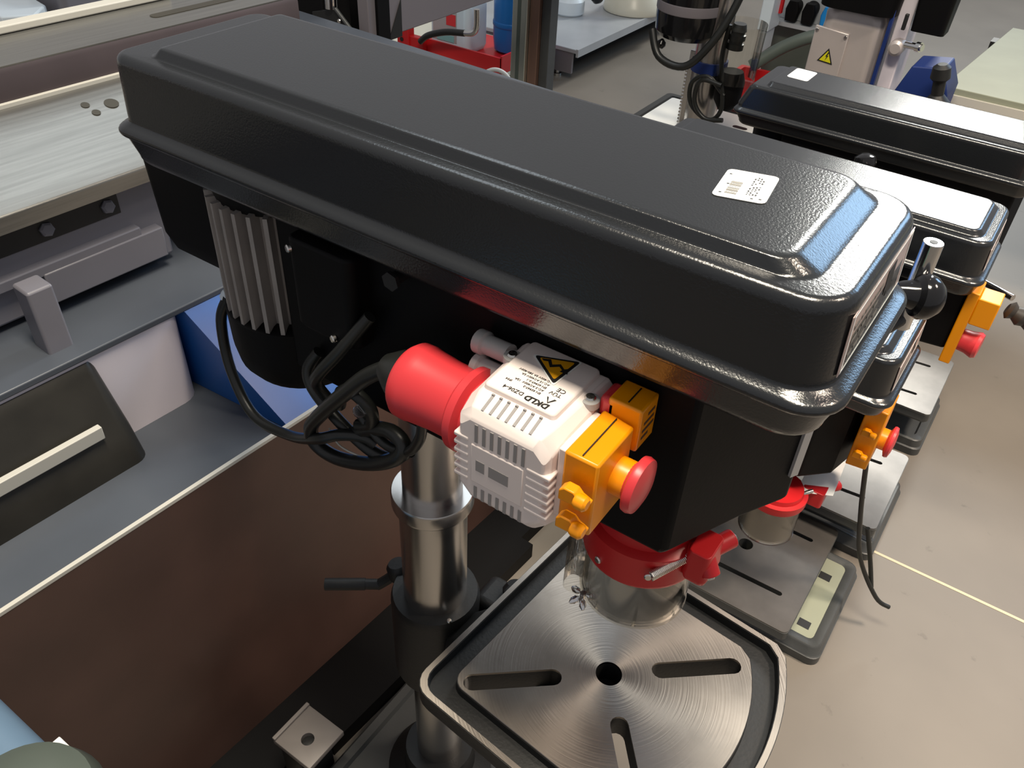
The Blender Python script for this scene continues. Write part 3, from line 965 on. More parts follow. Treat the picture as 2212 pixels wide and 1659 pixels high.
# ---------------------------------------------------------------- the three smaller drill presses behind
def small_drill(label, cx, yc, cover, rim, h, tz, table, slots, hole, base, body, head_slot=None, sw=None, label_box=None, colr=0.028, guard=None, price=None, pad=None, holes=(), ins=None, front=None, tray=.034):
    D = thing('drill_press', label, 'drill press', (cx, yc, 0), 0, 'row of drill presses')
    x0, x1, y0, y1 = cover
    belt_cover(D, x0, x1, y0, y1, rim, h=h, ins=ins, rr=.028, tray=tray)
    obj('head_casting', MB().loft([[(p[0], p[1], body[1]) for p in body[0]], [(p[0], p[1], rim - .030) for p in body[0]]]), 'black', D, 30, bevel=.005)
    obj('column', MB().lathe([(colr, FLOOR + .03), (colr, rim - .03)], (cx, yc, 0), (0, 0, 1), 32), 'steel', D)
    obj('column_foot', MB().lathe([(colr * 2.1, FLOOR + .03), (colr * 2.1, FLOOR + .05), (colr * 1.4, FLOOR + .09)], (cx, yc, 0), (0, 0, 1), 28), 'castdark', D)
    obj('table_bracket', MB().lathe([(colr * 1.6, tz - .06), (colr * 1.6, tz + .03)], (cx, yc, 0), (0, 0, 1), 28).box(cx + .02, table[0] + .10, yc - .035, yc + .035, tz - .05, tz - .028), 'castdark', D)
    rect_table(D, *table, tz, slots, hole, t=.028, plate='table_small')
    drill_base(D, *base, h=.045, pad=pad, holes=holes)
    for ax, ay, r_ in holes:
        obj('bolt_slot', MB().box(ax - r_, ax + r_, ay - r_ * .8, ay + r_ * .8, FLOOR + .040, FLOOR + .0416 if pad else FLOOR + .0452), 'ink', D, 0)
    obj('motor', MB().lathe([(.045, rim - .17), (.062, rim - .16), (.064, rim - .05), (.058, rim - .03)], (x0 + .10, yc, 0), (0, 0, 1), 28), 'black', D)
    if front:
        front_label(D, *front)
    if price:
        price_label(D, *price)
    if guard:
        chuck_guard(D, *guard)
    return D


M['table_small'] = mat('milled_table_steel', (0.21, 0.195, 0.18), 0.42, 0.85, bump=0.03, bscale=60, var=0.14, vscale=14)

# B, directly behind: the lowest of the row
BY = 0.825
IB = dict(top=(0.016, 0.012, 0.006, 0.006), foot=(0.040, 0.030, 0.022, 0.022), crest=(0.050, 0.042, 0.027, 0.027))
B = small_drill('small drill press half hidden behind the large one, with an orange stop switch', 0.33, BY, (0.06, 0.695, 0.715, 0.935), -0.488, .078, -1.013,
                (0.40, 0.688, 0.662, 0.982), ((0.490, 0.742, 0.641, 0.7455, .011), (0.585, 0.918, 0.645, 0.918, .010)), (0.5376, BY, .015),
                (0.22, 0.756, 0.690, 0.962),
                ([(0.18, .73), (0.600, .73), (0.645, .775), (0.660, .84), (0.645, .90), (0.60, .92), (0.18, .92)], -.70),
                guard=((0.575, 0.735), .050, -.738, -.765, -.845), front=(0.6858, .745, .905, -.472, -.425, .002), ins=IB,
                pad=(0.50, 0.735, .715, .937, 1), holes=((0.704, .745, .012), (0.700, .885, .012)))
stop_switch(B, 0.660, .775, .845, -.665, -.535, .034, mid=(.815, -.615))
obj('switch_cable', MB().tube([(.69, .80, -.665), (.715, .82, -.80), (.745, .84, -.92), (.80, .85, -1.01), (.83, .86, -1.03)], .0045).tube([(.735, .86, -.86), (.765, .86, -.94), (.785, .85, -.99)], .0045), 'rubber', B)
gb = obj('guard_bracket', MB().loft([rrect(.610, .650, .765, .815, .006, -.78), rrect(.610, .650, .765, .815, .006, -.745)]).rod((.64, .80, -.76), (.66, .83, -.765), .010), 'redpaint', B, bevel=.001)
obj('return_spring', MB().rod((.590, .715, -.752), (.628, .765, -.745), .0040), 'screw', gb)

# C, second behind
CYY = 1.12
ICc = dict(top=(0.016, 0.012, 0.006, 0.006), foot=(0.038, 0.030, 0.024, 0.024), crest=(0.046, 0.040, 0.030, 0.030))
C_ = small_drill('second drill press behind the large one, with dark grip handle at the right edge', 0.34, CYY, (0.07, 0.738, 1.02, 1.225), -.402, .073, -.955,
                 (0.46, 0.750, 0.965, 1.238), ((0.600, 1.035, 0.700, 1.045, .010), (0.61, 1.165, 0.70, 1.175, .010)), (0.585, CYY, .014),
                 (0.24, 0.765, 1.016, 1.275),
                 ([(0.20, 1.04), (0.62, 1.04), (0.722, 1.055), (0.738, 1.12), (0.725, 1.19), (0.62, 1.20), (0.20, 1.20)], -.555),
                 ins=ICc, holes=((0.74, 1.04, .010),), front=(0.7288, 1.05, 1.19, -.386, -.345, .002))
obj('spindle_quill', MB().lathe([(.016, -.74), (.026, -.72), (.026, -.62), (.030, -.54)], (0.585, CYY, 0), (0, 0, 1), 24), 'steel', C_)
sC = obj('stop_switch_cover', MB().box(.722, .741, 1.044, 1.100, -.575, -.425).box(.741, .776, 1.044, 1.092, -.485, -.432), 'yellow', C_, bevel=.002)
obj('stop_button', MB().lathe([(.020, 0), (.021, .015), (.025, .028), (.022, .034)], (.741, 1.066, -.530), (1, -.1, 0), 28), 'red', sC)
fg = obj('feed_handle', MB().rod((0.70, 1.20, -.47), (0.79, 1.14, -.46), .006), 'chrome', C_)
obj('handle_grip', MB().lathe([(.010, 0), (.017, .006), (.012, .014), (.018, .026), (.014, .036), (.019, .050), (.016, .075), (.020, .11), (.014, .13)], (0.788, 1.10, -.462), (.85, .05, -.25), 24), 'woodgrip', fg)
kb = obj('feed_lever', MB().rod((.50, 1.24, -.47), (.445, 1.30, -.375), .006), 'chrome', C_)
obj('ball_knob', MB().lathe([(.008, -.014), (.020, -.004), (.023, .006), (.020, .018), (.008, .025)], (.447, 1.30, -.365), (-.3, .2, 1), 24), 'blackgloss', kb)

# D, third behind
DYY = 1.55
D_ = small_drill('drill press furthest behind in the row, white label at the rear end of its cover', 0.36, DYY, (0.095, 0.75, 1.455, 1.655), -.383, .062, -.955,
                 (0.46, 0.752, 1.413, 1.682), ((0.60, 1.47, 0.70, 1.48, .010), (0.60, 1.61, 0.70, 1.62, .010)), (0.585, DYY, .014),
                 (0.26, 0.765, 1.43, 1.67),
                 ([(0.22, 1.475), (0.62, 1.475), (0.72, 1.50), (0.735, 1.555), (0.72, 1.61), (0.62, 1.635), (0.22, 1.635)], -.60),
                 ins=dict(top=(0.028, 0.012, 0.006, 0.006), foot=(0.060, 0.03, 0.024, 0.024), crest=(0.066, 0.04, 0.034, 0.028)),
                 price=((0.178, 1.545, -.3115), (1, -.05, 0), (0, 1, 0), .050, .075, False))

# warning paper on the small drill's table
PS = [(0.605, .748, -.748), (0.662, .778, -.748), (0.655, .868, -.738), (0.600, .840, -.738)]
tag(obj('paper_sheet', MB().loft([PS, [(p[0], p[1], p[2] + .0008) for p in PS]]), 'label', None, 0), 'white paper sheet hanging beside the red guard of the small drill press', 'paper')

# ---------------------------------------------------------------- big machine on the left, seen over the chip tray
LM = thing('milling_machine', 'long grey machine bed with planed steel ways, running across the left side', 'machine', (0, 0, 0), -0.06)


def ybar(prof, y0, y1):
    """profile of (x,z) run along y"""
    return MB().loft([[(p[0], y0, p[1]) for p in prof], [(p[0], y1, p[1]) for p in prof]])


bed = obj('machine_bed', ybar([(-.452, -.072), (-.600, -.072), (-.600, -.20), (-.452, -.20)], -.9, .60), 'bedsteel', LM)
obj('back_rail', ybar([(-.575, -.071), (-.575, -.060), (-.600, -.060), (-.600, -.071)], -.9, .44), 'edge', LM, bevel=.002)
obj('oil_slot', MB().loft([rrect(-.520, -.500, .36, .575, .009, -.0725), rrect(-.520, -.500, .36, .575, .009, -.0712)]), 'oil', bed)
obj('bed_face', ybar([(-.4515, -.074), (-.4485, -.080), (-.4485, -.116), (-.462, -.118)], -.9, .60), 'bedgrey', LM)
obj('edge_strip', ybar([(-.450, -.116), (-.443, -.117), (-.443, -.122), (-.450, -.123)], -.9, .60), 'edge', LM)
prof = [(-.446, -.121), (-.420, -.1285), (-.395, -.138), (-.370, -.148), (-.345, -.158), (-.320, -.168), (-.300, -.176), (-.284, -.183), (-.280, -.187), (-.280, -.206), (-.300, -.212), (-.446, -.16)]
way = obj('front_way', ybar(prof, -.9, .62), 'bedsteel', LM, 50)
way['label'] = 'sloping planed steel way'
for (x, y, r) in ((-.398, .205, .010), (-.408, .172, .006), (-.390, .176, .006)):
    obj('bolt_hole', MB().lathe([(r, -.001), (r, .0006)], (x, y, -.1365 + (x + .398) * -.38), (.35, 0, 1), 18), 'oil', way)
obj('saddle_panel', MB().box(-.50, -.315, -.9, .20, -.345, -.212), 'machgrey', LM, bevel=.004)
rcs = obj('saddle_recess', MB().box(-.316, -.3135, -.35, .135, -.252, -.214), 'ink', LM, 0)
for y in (.03, .118):
    obj('recess_bolt', MB().lathe([(.010, -.01), (.010, .004), (.007, .006)], (-.3135, y, -.236), (1, 0, 0.2), 6), 'machgrey', rcs)
obj('clamp_bar', MB().box(-.345, -.298, 0.002, .182, -.335, -.288), 'machgrey', LM, bevel=.002)
obj('ledge', MB().box(-.33, -.300, -.9, .15, -.292, -.276), 'machgrey', LM, bevel=.002)
obj('column_block', MB().loft([rrect(-.75, -.50, .20, .60, .03, -.36), rrect(-.75, -.50, .20, .60, .03, -.21)]), 'traygrey', LM)
obj('lever_block', MB().loft([rrect(-.262, -.225, -.052, -.018, .004, -.372), rrect(-.270, -.232, -.050, -.016, .004, -.265)]), 'machgrey', LM, bevel=.003)
obj('lever_foot', MB().box(-.255, -.215, -.058, -.012, -.395, -.372), 'olive', LM, bevel=.003)
obj('tray_top', MB().box(-1.2, -.196, -.9, 1.2, -.366, -.356), 'traygrey', LM, bevel=.002)
obj('pedestal_front', MB().loft([rrect(-.46, -.2005, -.9, .128, .03, -.521), rrect(-.46, -.2005, -.9, .128, .03, -.367)]), 'machwhite', LM)
cb_ = MB().loft([rrect(-.30, -.140, -.9, -.002, .020, -.520), rrect(-.30, -.150, -.9, -.006, .020, -.47), rrect(-.32, -.188, -.9, -.012, .016, -.385), rrect(-.32, -.198, -.9, -.014, .012, -.372)])
cst = obj('drip_casting', cb_, 'olive', LM)
obj('casting_ledge', MB().box(-.22, -.150, -.9, -.055, -.452, -.444).box(-.156, -.146, -.9, -.05, -.456, -.436), 'edge', cst, bevel=.001)
obj('casting_mouth', MB().box(-.215, -.192, -.9, -.075, -.435, -.386), 'ink', cst, 0)
obj('drain_chute', MB().loft([[(-.205, .128, -.358), (-.030, .160, -.519), (-.030, .160, -.5195), (-.30, .128, -.5195), (-.30, .128, -.358)], [(-.205, 1.1, -.358), (-.030, 1.1, -.519), (-.030, 1.1, -.5195), (-.30, 1.1, -.5195), (-.30, 1.1, -.358)]]), 'blue', LM, 20)
obj('chip_tray', MB().box(-.46, -.002, -.9, 1.1, -.530, -.520), 'traygrey', LM)
fp = obj('tray_front', MB().box(-.002, .0, -.9, 1.1, FLOOR + .04, -.478).box(-.30, -.001, -.9, 1.1, FLOOR + .04, -.533), 'brown', LM)
fp['label'] = 'glossy brown front panel'
obj('tray_edge', MB().box(-.0055, .0005, -.9, 1.1, -.480, -.475), 'edge', LM)
obj('plinth_and_floor_slab', MB().box(-.30, -.05, -.9, 1.1, FLOOR, FLOOR + .04).box(-.05, .094, -.28, 1.1, FLOOR, FLOOR + .04).box(.094, .125, .03, .60, FLOOR, FLOOR + .04), 'black', LM)  # machine plinth, widened in black to cover the floor in front

FP = thing('foot_plate', 'square grey steel foot plate with a bolt hole, at the bottom below the brown panel', 'foot plate', (0.135, -.023, 0))
plt = obj('plate', MB().box(0.0955, 0.1755, -.0625, .0130, -.962, -.950), 'footsteel', FP, bevel=.0015)
cut(plt, [MB().lathe([(.0105, -.1), (.0105, .1)], (0.139, -.030, -.955), (0, 0, 1), 24)])
obj('raised_edge', MB().box(0.0940, 0.1005, -.0625, .0130, -.950, -.945), 'footsteel', FP, bevel=.001)
obj('post', MB().box(0.102, 0.146, -.056, .006, FLOOR, -.962), 'castdark', FP)
obj('bolt', MB().lathe([(.0100, 0), (.0100, .004), (.003, .005)], (0.139, -.030, -.964), (0, 0, 1), 18), 'castdark', FP)

# machine corner at the lower left
LL = thing('bench_machine', 'blue grey rounded machine cover cut off by the lower left corner', 'machine', (0.14, -.45, 0))
rg = []
for k in range(7):
    a = math.radians(90 * k / 6)
    e = .030 * (1 - math.cos(a))
    rg.append(rrect(.03, .255 - e, -.62 + e, -.334 - e, .03, -.43 + .030 * math.sin(a), 5))
obj('cover', MB().loft([rrect(.03, .255, -.62, -.334, .03, -.60, 5)] + rg), 'bluegrey', LL, 60)
obj('end_cap', MB().lathe([(.060, -.52), (.062, -.385), (.055, -.365), (.035, -.352), (.008, -.348)], (.272, -.385, 0), (0, 0, 1), 36), 'moss', LL)
obj('tag', MB().box(.2150, .2330, -.3345, -.3265, -.420, -.404), 'label', LL, bevel=.001)
obj('stand', MB().box(.06, .22, -.58, -.37, FLOOR, -.60), 'castdark', LL)

# ---------------------------------------------------------------- background: column drill with round head
E_ = thing('column_drill', 'black headed drill on a bright round column, at the top of the picture', 'drill press', (-.43, 2.66, 0))
obj('base', MB().loft([rrect(-.70, -.16, 2.49, 2.92, .02, FLOOR), rrect(-.70, -.16, 2.49, 2.92, .02, -.945), rrect(-.69, -.17, 2.50, 2.91, .02, -.935), rrect(-.665, -.195, 2.525, 2.885, .01, -.935), rrect(-.66, -.20, 2.53, 2.88, .01, -.942)]), 'castdark', E_)
bt = obj('base_top', MB().loft([rrect(-.655, -.205, 2.535, 2.875, .01, -.943), rrect(-.655, -.205, 2.535, 2.875, .01, -.938)]), 'label', E_)
obj('base_slot', MB().loft([rrect(-.33, -.27, 2.74, 2.765, .012, -.9379), rrect(-.33, -.27, 2.74, 2.765, .012, -.9372)]), 'ink', bt)
obj('column', MB().lathe([(.060, -.94), (.060, -.40)], (-.415, 2.60, 0), (0, 0, 1), 36), 'steel', E_)
rk = obj('rack', MB().box(-.492, -.468, 2.585, 2.615, -.935, -.64), 'steel', E_, bevel=.002)
for k in range(18):
    z = -.93 + k * .013
    obj('rack_tooth', MB().box(-.500, -.490, 2.587, 2.613, z, z + .007), 'steel', rk, 0)
obj('column_clip', MB().lathe([(.066, -.70), (.066, -.66)], (-.415, 2.60, 0), (0, 0, 1), 36), 'navy', E_)
hd = obj('motor_head', MB().lathe([(.060, -.598), (.100, -.590), (.118, -.570), (.122, -.52), (.122, -.30), (.11, -.28)], (-.515, 2.58, 0), (0, 0, 1), 40), 'blackgloss', E_)
obj('head_band', MB().lathe([(.1225, -.50), (.124, -.497), (.124, -.470), (.1225, -.466)], (-.515, 2.58, 0), (0, 0, 1), 40), 'sheetdark', hd)
obj('handle_knob', MB().lathe([(.004, -.018), (.016, -.008), (.018, .004), (.010, .016)], (-.575, 2.50, -.615), (0, -.5, -1), 18), 'blackgloss', E_)
obj('power_cable', MB().tube([(-.60, 2.46, -.56), (-.55, 2.44, -.64), (-.45, 2.44, -.655), (-.38, 2.46, -.58), (-.33, 2.50, -.46), (-.30, 2.55, -.30)], .014).tube([(-.33, 2.50, -.50), (-.335, 2.5, -.62), (-.30, 2.50, -.78), (-.34, 2.50, -.84), (-.42, 2.50, -.80), (-.43, 2.5, -.72), (-.37, 2.5, -.69), (-.30, 2.50, -.74)], .0085)
    .tube([(-.31, 2.48, -.70), (-.39, 2.48, -.70), (-.40, 2.48, -.78), (-.35, 2.48, -.83), (-.28, 2.48, -.82)], .0085), 'rubber', E_, 60)
obj('cable_boot', MB().lathe([(.030, 0), (.030, .02), (.024, .022), (.024, .03), (.030, .032), (.030, .05), (.024, .052), (.024, .06), (.028, .062), (.022, .085)], (-.305, 2.52, -.58), (.05, 0, 1), 20), 'rubber', E_)
obj('clear_shield', MB().lathe([(.075, -.70), (.078, -.56), (.080, -.50)], (-.30, 2.56, 0), (0, 0, 1), 28, False, False), 'clear', E_)
obj('chuck_body', MB().lathe([(.030, -.80), (.048, -.77), (.052, -.70), (.040, -.665)], (-.305, 2.55, 0), (0, 0, 1), 24), 'black', E_)

# milling head with warning sign
F_ = thing('mill_machine', 'silver machine head with yellow warning triangle, behind the drill presses', 'machine', (.15, 2.35, 0))
obj('housing', MB().loft([rrect(.02, .215, 2.27, 2.46, .03, FLOOR), rrect(.02, .215, 2.27, 2.46, .03, -.50), rrect(.035, .215, 2.27, 2.46, .035, -.37), rrect(.03, .22, 2.27, 2.46, .05, -.345), rrect(.045, .21, 2.28, 2.45, .05, -.32)]), 'silver', F_)
cpn = obj('cover_plate', MB().loft([[(.022, 2.262, -.60), (.125, 2.262, -.60), (.125, 2.262, -.388), (.022, 2.262, -.380)], [(.022, 2.270, -.60), (.125, 2.270, -.60), (.125, 2.270, -.388), (.022, 2.270, -.380)]]), 'silver', F_, bevel=.003)
for p in ((.030, -.392), (.117, -.398), (.030, -.52), (.117, -.525)):
    screw(cpn, (p[0], 2.261, p[1]), (0, -1, 0), .0055, .003)
for f, m_, dy in ((1.0, 'ink', .0006), (.74, 'signyellow2', .0012)):
    P = [(.052, -.4780), (.100, -.4820), (.079, -.437)]
    c = (sum(p[0] for p in P) / 3, sum(p[1] for p in P) / 3)
    obj('warning_triangle', MB().extr([(c[0] + (p[0] - c[0]) * f, c[1] + (p[1] - c[1]) * f) for p in P], (0, 2.262 - dy, 0), (1, 0, 0), (0, 0, 1), (0, -1, 0), .0005), m_, cpn, 0)
obj('lightning_bolt', MB().extr([(.080, -.448), (.074, -.462), (.078, -.461), (.075, -.474), (.083, -.458), (.079, -.459), (.083, -.449)], (0, 2.2602, 0), (1, 0, 0), (0, 0, 1), (0, -1, 0), .0004), 'ink', cpn, 0)
obj('top_motor', MB().loft([rrect(.015, .235, 2.24, 2.47, .05, -.322), rrect(.005, .245, 2.23, 2.48, .06, -.20)]), 'black', F_)
obj('slide_column', MB().box(.235, .275, 2.30, 2.44, FLOOR, -.20), 'machwhite', F_, bevel=.004)
obj('gib_strip', MB().box(.221, .232, 2.268, 2.29, -.62, -.29), 'navy', F_, bevel=.002)
obj('stop_collar', MB().lathe([(.022, -.02), (.022, .02), (.014, .026)], (.262, 2.285, -.40), (0, -1, 0), 20), 'silver', F_)
obj('pointer_screw', MB().rod((.285, 2.27, -.385), (.335, 2.25, -.380), .010).rod((.318, 2.256, -.381), (.330, 2.252, -.380), .014), 'chrome', F_)
obj('control_box', MB().loft([rrect(.285, .375, 2.26, 2.34, .012, -.345), rrect(.28, .38, 2.25, 2.35, .012, -.20)]), 'black', F_)
obj('strip_handle', MB().box(.262, .272, 2.25, 2.262, -.345, -.302), 'ink', F_, bevel=.002)

GB = tag(obj('blue_gear_box', MB().loft([[(.320, 2.10, FLOOR), (.450, 2.10, FLOOR), (.450, 2.24, FLOOR), (.320, 2.24, FLOOR)], [(.320, 2.10, -.47), (.458, 2.10, -.445), (.458, 2.24, -.445), (.320, 2.24, -.47)], [(.346, 2.11, -.392), (.427, 2.11, -.380), (.427, 2.23, -.380), (.346, 2.23, -.392)]]), 'navy', None, 30, bevel=.004), 'dark blue gear housing between the silver head and the pale green bench', 'machine')
KN = tag(obj('crank_knob', MB().lathe([(.012, 0), (.022, .008), (.025, .035), (.016, .045), (.016, .08), (.040, .11), (.040, .14)], (.428, 2.035, -.350), (.12, .10, -.8), 20), 'castdark', None), 'dark round handle in front of the blue gear housing', 'handle')

WB = thing('workbench', 'bench with pale green top and light steel edge at the right margin', 'workbench', (.9, 2.6, 0))
obj('top', MB().loft([[(.415, 2.30, -.505), (2.2, 2.30, -.505), (2.2, 3.10, -.505), (.47, 3.10, -.505)], [(.415, 2.30, -.480), (2.2, 2.30, -.480), (2.2, 3.10, -.480), (.47, 3.10, -.480)]]), 'palegreen', WB, bevel=.002)
obj('edge_band', MB().box(.412, 2.2, 2.290, 2.30, -.522, -.497), 'edge', WB)
obj('apron', MB().box(.43, 2.2, 2.31, 2.33, -.60, -.522), 'moss', WB)
for x in (.46, 2.1):
    for y in (2.36, 3.0):
        obj('leg', MB().box(x - .03, x + .03, y - .03, y + .03, FLOOR, -.505), 'castdark', WB)

SP = thing('socket_panel', 'grey distribution panel with two black sockets and a blue one, at the top edge', 'socket panel', (-.2, 3.25, 0))
obj('panel', MB().box(-.42, .10, 3.22, 3.27, -.635, -.30), 'sheet', SP, bevel=.003)
obj('flange', MB().box(-.44, .12, 3.16, 3.27, -.650, -.635), 'sheet', SP)
obj('under_box', MB().box(-.42, .10, 3.22, 3.29, FLOOR, -.650), 'moss', SP)
for x, m_ in ((-.330, 'black'), (-.262, 'black'), (-.185, 'skyblue')):
    sk = obj('socket', MB().lathe([(.026, 0), (.028, .02), (.028, .045), (.020, .05)], (x, 3.225, -.575 + (x + .33) * .05), (0, -1, -.35), 22), m_, SP)
    obj('socket_lid', MB().loft([rrect(x - .022, x + .022, 3.165, 3.200, .008, -.628), rrect(x - .028, x + .028, 3.165, 3.205, .010, -.585), rrect(x - .018, x + .018, 3.165, 3.200, .008, -.552)]), m_, sk)
RB = tag(obj('red_crate', MB().loft([rrect(-.46, -.10, 2.98, 3.14, .01, FLOOR), rrect(-.48, -.08, 2.96, 3.15, .01, -.83), rrect(-.46, -.10, 2.98, 3.13, .01, -.83), rrect(-.45, -.11, 2.99, 3.12, .01, -1.05)]), 'redpaint', None), 'dark red open crate under the socket panel', 'crate')
GH = tag(obj('grey_hose', MB().tube([(-.345, 2.86, -.735), (-.26, 2.90, -.66), (-.18, 2.92, -.61), (-.10, 2.94, -.58)], .024, 12), 'moss', None, 60), 'thick grey green hose left of the silver machine head', 'hose')
AB = tag(obj('air_block', MB().box(-.40, -.355, 3.0, 3.12, -.64, -.50).box(-.385, -.36, 2.98, 3.10, -.72, -.64), 'whiteplast', None, bevel=.004), 'white angled block beside the socket panel', 'fitting')
RT_ = tag(obj('red_flag_tag', MB().box(-.40, -.345, 3.08, 3.10, -.585, -.48), 'redpaint', None), 'small red tag hanging above the white block', 'tag')

# ---------------------------------------------------------------- low shelf, post, red tray with cans
SH = thing('low_shelf', 'low grey sheet metal shelf standing on the floor behind the large cover', 'shelf', (-1.6, 3.6, 0))
obj('shelf_board', MB().box(-2.5, -1.305, 3.165, 4.70, -.970, -.950), 'sheet', SH, bevel=.003)
obj('front_lip', MB().box(-1.308, -1.296, 3.165, 4.70, -.985, -.948), 'sheet', SH)
obj('side_panel', MB().box(-2.5, -1.330, 3.170, 3.185, -1.070, -.968), 'sheetdark', SH)
for x, y in ((-1.42, 3.19), (-1.42, 4.6), (-2.4, 3.19), (-2.4, 4.6)):
    obj('shelf_foot', MB().lathe([(.022, FLOOR), (.022, FLOOR + .012), (.010, FLOOR + .016), (.010, -.968)], (x, y, 0), (0, 0, 1), 16), 'screw', SH)
obj('under_shelf_shade', MB().box(-2.48, -1.42, 3.25, 4.6, FLOOR + .02, -.975), 'black', SH)  # black block standing in for the shade under the shelf board
RM = thing('round_base_machine', 'cream round machine base with black knob on the low shelf', 'machine', (-1.43, 3.95, -.95 + ZO))
obj('round_base', MB().lathe([(.165, -.947), (.168, -.935), (.160, -.905), (.135, -.86), (.10, -.80), (.08, -.70)], (-1.43, 3.97, 0), (0, 0, 1), 40), 'cream', RM)
obj('ball_knob', MB().lathe([(.010, -.03), (.036, -.014), (.041, .004), (.030, .028), (.008, .038)], (-1.535, 3.74, -.855), (-.3, -.9, .3), 24), 'blackgloss', RM)
for i, (x, y, r, h_, lb) in enumerate(((-1.80, 3.58, .055, .16, 'tall white plastic bottle beside the metal post on the low shelf'), (-1.655, 3.66, .080, .10, 'squat white plastic tub on the low shelf'))):
    t_ = thing('plastic_bottle', lb, 'bottle', (x, y, -.95 + ZO))
    obj('body', MB().lathe([(r * .9, -.9495), (r, -.94), (r, -.95 + h_ * .7), (r * .8, -.95 + h_ * .9), (r * .35, -.95 + h_)], (x, y, 0), (0, 0, 1), 28), 'whiteplast', t_)
    obj('cap', MB().lathe([(r * .38, -.95 + h_), (r * .38, -.92 + h_)], (x, y, 0), (0, 0, 1), 20), 'whiteplast', t_)

PO = thing('metal_post', 'upright aluminium profile post in front of the low shelf', 'post', (-1.2, 2.6, 0))
obj('profile', MB().box(-1.290, -1.218, 2.58, 2.64, FLOOR, -.30), 'profile', PO, bevel=.003)
obj('groove', MB().box(-1.264, -1.248, 2.5785, 2.60, FLOOR, -.30), 'moss', PO, 0)
obj('side_profile', MB().box(-1.217, -1.172, 2.60, 2.66, FLOOR, -.30), M.setdefault('copperish', mat('brownish_profile', (0.28, 0.17, 0.13), 0.3, 0.6)), PO, bevel=.002)
obj('dark_profile', MB().box(-1.171, -1.130, 2.62, 2.68, FLOOR, -.30), 'castgrey', PO, bevel=.002)

LS = thing('tool_stand', 'cream low stand carrying the red tray and the cans', 'stand', (-1.9, 2.9, 0))
obj('stand_top', MB().box(-2.6, -1.42, 2.66, 3.15, -.995, -.975), 'cream', LS, bevel=.003)
obj('stand_body', MB().box(-2.55, -1.47, 2.70, 3.12, FLOOR, -.995), 'machgrey', LS)
RTY = thing('red_tray', 'bright red folded tray with cans, left of the metal post', 'tray', (-1.7, 2.85, -.975 + ZO))
obj('tray_floor', MB().box(-1.98, -1.425, 2.72, 3.12, -.974, -.968), 'redpaint', RTY)
obj('tray_side', MB().box(-1.98, -1.425, 2.705, 2.715, -.974, -.905), 'redpaint', RTY)
obj('tray_end', MB().box(-1.430, -1.420, 2.705, 3.12, -.974, -.895), 'redpaint', RTY)
obj('tray_bracket', MB().box(-1.995, -1.925, 2.66, 2.705, -.974, -.868).box(-1.94, -1.85, 2.67, 2.705, -.974, -.90), 'redpaint', RTY, bevel=.004)
obj('bracket_hole', MB().lathe([(.010, 0), (.010, .002)], (-1.965, 2.659, -.92), (0, -1, 0), 16), 'ink', RTY)
JC = thing('jerrycan', 'white plastic jerrycan with labels standing in the red tray', 'can', (-1.73, 2.90, -.968 + ZO))
obj('can_body', MB().loft([rrect(-1.895, -1.685, 2.80, 2.95, .03, -.967), rrect(-1.905, -1.675, 2.79, 2.955, .03, -.945), rrect(-1.905, -1.675, 2.79, 2.955, .03, -.76), rrect(-1.88, -1.70, 2.81, 2.94, .04, -.72)]), 'jerry', JC)
obj('front_label', MB().box(-1.880, -1.740, 2.7885, 2.790, -.925, -.775), 'sheet', JC, 0)
obj('red_patch', MB().box(-1.800, -1.745, 2.787, 2.7885, -.850, -.800), 'red', JC, 0)
obj('teal_patch', MB().box(-1.855, -1.755, 2.787, 2.7885, -.925, -.895), 'teal', JC, 0)
BC = thing('blue_canister', 'round blue canister beside the white jerrycan', 'can', (-1.50, 2.93, -.968 + ZO))
obj('canister_body', MB().lathe([(.075, -.967), (.090, -.955), (.096, -.90), (.096, -.72), (.07, -.66)], (-1.563, 3.00, 0), (0, 0, 1), 36), 'bluecan', BC)
obj('canister_rib', MB().lathe([(.0965, -.85), (.0995, -.845), (.0995, -.83), (.0965, -.825)], (-1.563, 3.00, 0), (0, 0, 1), 36), 'bluecan', BC)
PH = thing('pump_hose', 'black hose with metal end bending across the white jerrycan', 'hose', (-1.75, 2.70, -.9 + ZO))
obj('hose', MB().tube([(-1.835, 2.64, -.900), (-1.78, 2.63, -.860), (-1.68, 2.63, -.825), (-1.58, 2.64, -.812)], .0145, 10), 'rubber', PH, 60)
obj('hose_end', MB().tube([(-1.58, 2.64, -.812), (-1.535, 2.64, -.802), (-1.515, 2.64, -.772), (-1.515, 2.64, -.70)], .013, 10), 'screw', PH, 60)
RS = tag(obj('white_ring', MB().tube([(-1.375 + .070 * math.cos(a * math.pi / 12), 2.60 + .02 * math.cos(a * math.pi / 12), -.990 + .075 * math.sin(a * math.pi / 12)) for a in range(25)], .009, 8, 2), 'label', None, 60), 'thin white ring leaning below the red tray', 'ring')

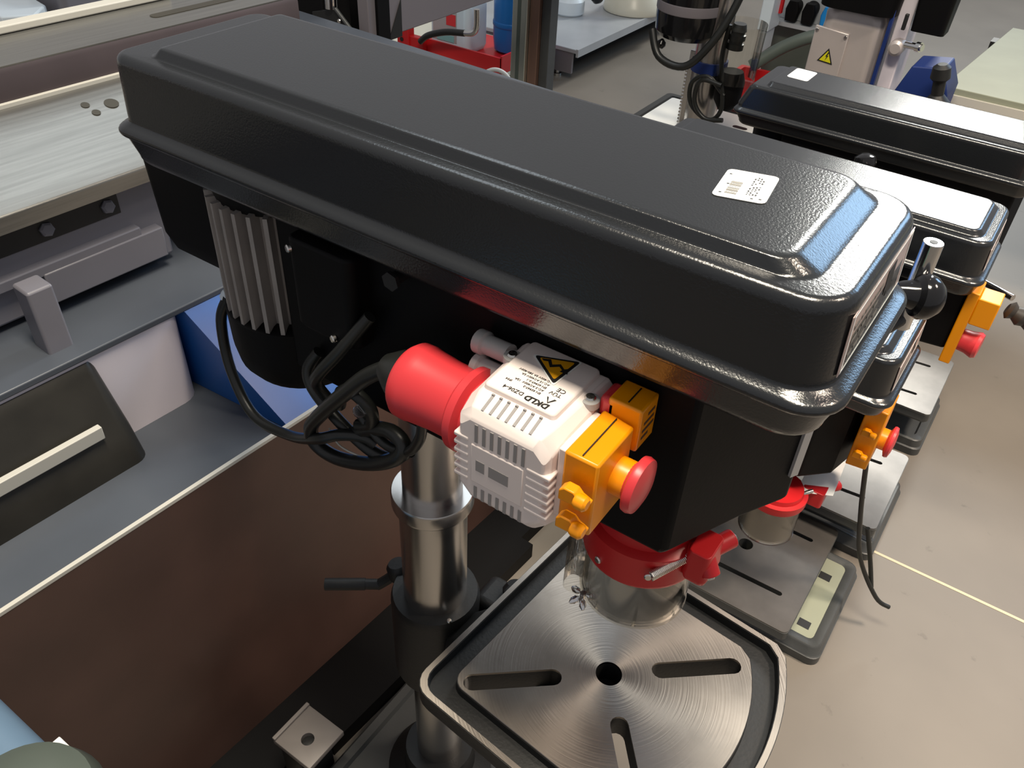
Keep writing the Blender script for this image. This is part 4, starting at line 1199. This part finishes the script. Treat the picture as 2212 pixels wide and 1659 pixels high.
# dark machine with sloping brackets behind the far edge of the large cover
DM = thing('sheet_machine', 'dark machine with sloping bracket plates and a wide mauve grey panel at the top edge', 'machine', (-1.2, 1.75, 0))
obj('dark_body', MB().box(-1.75, -1.16, 1.40, 1.62, FLOOR, -.20), 'black', DM, bevel=.006)
obj('bracket_plate', MB().loft([[(-1.20, 1.395, -.52), (-.955, 1.395, -.50), (-1.105, 1.395, -.375), (-1.20, 1.395, -.40)], [(-1.20, 1.405, -.52), (-.955, 1.405, -.50), (-1.105, 1.405, -.375), (-1.20, 1.405, -.40)]]), 'castdark', DM, bevel=.001)
obj('bracket_edge', MB().rod((-1.103, 1.395, -.374), (-.975, 1.395, -.480), .006), 'castgrey', DM)
obj('round_bar', MB().lathe([(.018, 0), (.018, .20)], (-1.125, 1.40, -.378), (0, .05, 1), 18), 'chrome', DM)
for p in ((-1.09, -.405), (-.99, -.465)):
    screw(DM, (p[0], 1.394, p[1]), (0, -1, 0), .007, .004, 'panel_screw')
obj('dark_shaft', MB().box(-1.10, -.99, 1.45, 1.50, -.60, -.20), 'black', DM)
obj('grey_panel', MB().box(-1.025, -1.0, 1.47, 3.0, -.455, -.15), 'sheetdark', DM, bevel=.003)
obj('panel_upright', MB().box(-1.04, -1.00, 1.42, 1.475, -.62, -.15), 'sheetdark', DM, bevel=.002)
obj('gusset', MB().extr([(1.50, -.465), (1.56, -.465), (1.56, -.36)], (-.999, 0, 0), (0, 1, 0), (0, 0, 1), (1, 0, 0), .002), 'ink', DM, 0)
obj('foot_frame', MB().box(-1.75, -1.2, 1.62, 2.0, FLOOR, -1.0), 'black', DM)

# things past the far end of the long bed, at the top left
WT = tag(obj('white_cover', MB().loft([[(-2.9, 1.02, -.62), (-2.40, 1.08, -.62), (-2.34, 1.17, -.62), (-2.42, 1.26, -.62), (-2.9, 1.36, -.62)], [(-2.9, 1.02, -.58), (-2.40, 1.08, -.58), (-2.34, 1.17, -.58), (-2.42, 1.26, -.58), (-2.9, 1.36, -.58)]]), 'whiteplast', None, bevel=.006), 'white machine cover at the upper left corner', 'cover')
WT2 = tag(obj('cover_stand', MB().box(-2.85, -2.45, 1.05, 1.30, FLOOR, -.62), 'traygrey', None), 'grey stand under the white cover at the upper left corner', 'stand')
GT = tag(obj('grey_tank', MB().loft([rrect(-2.62, -2.385, 1.30, 1.75, .03, FLOOR), rrect(-2.62, -2.385, 1.30, 1.75, .03, -.50), rrect(-2.60, -2.40, 1.32, 1.73, .03, -.48)]), 'machgrey', None), 'grey rounded tank behind the far end of the steel bed', 'tank')
BD = tag(obj('blue_drum', MB().lathe([(.085, FLOOR), (.09, FLOOR + .02), (.09, -.60), (.085, -.58)], (-2.28, 1.60, 0), (0, 0, 1), 32), 'navy', None), 'dark blue drum in front of the grey tank', 'drum')
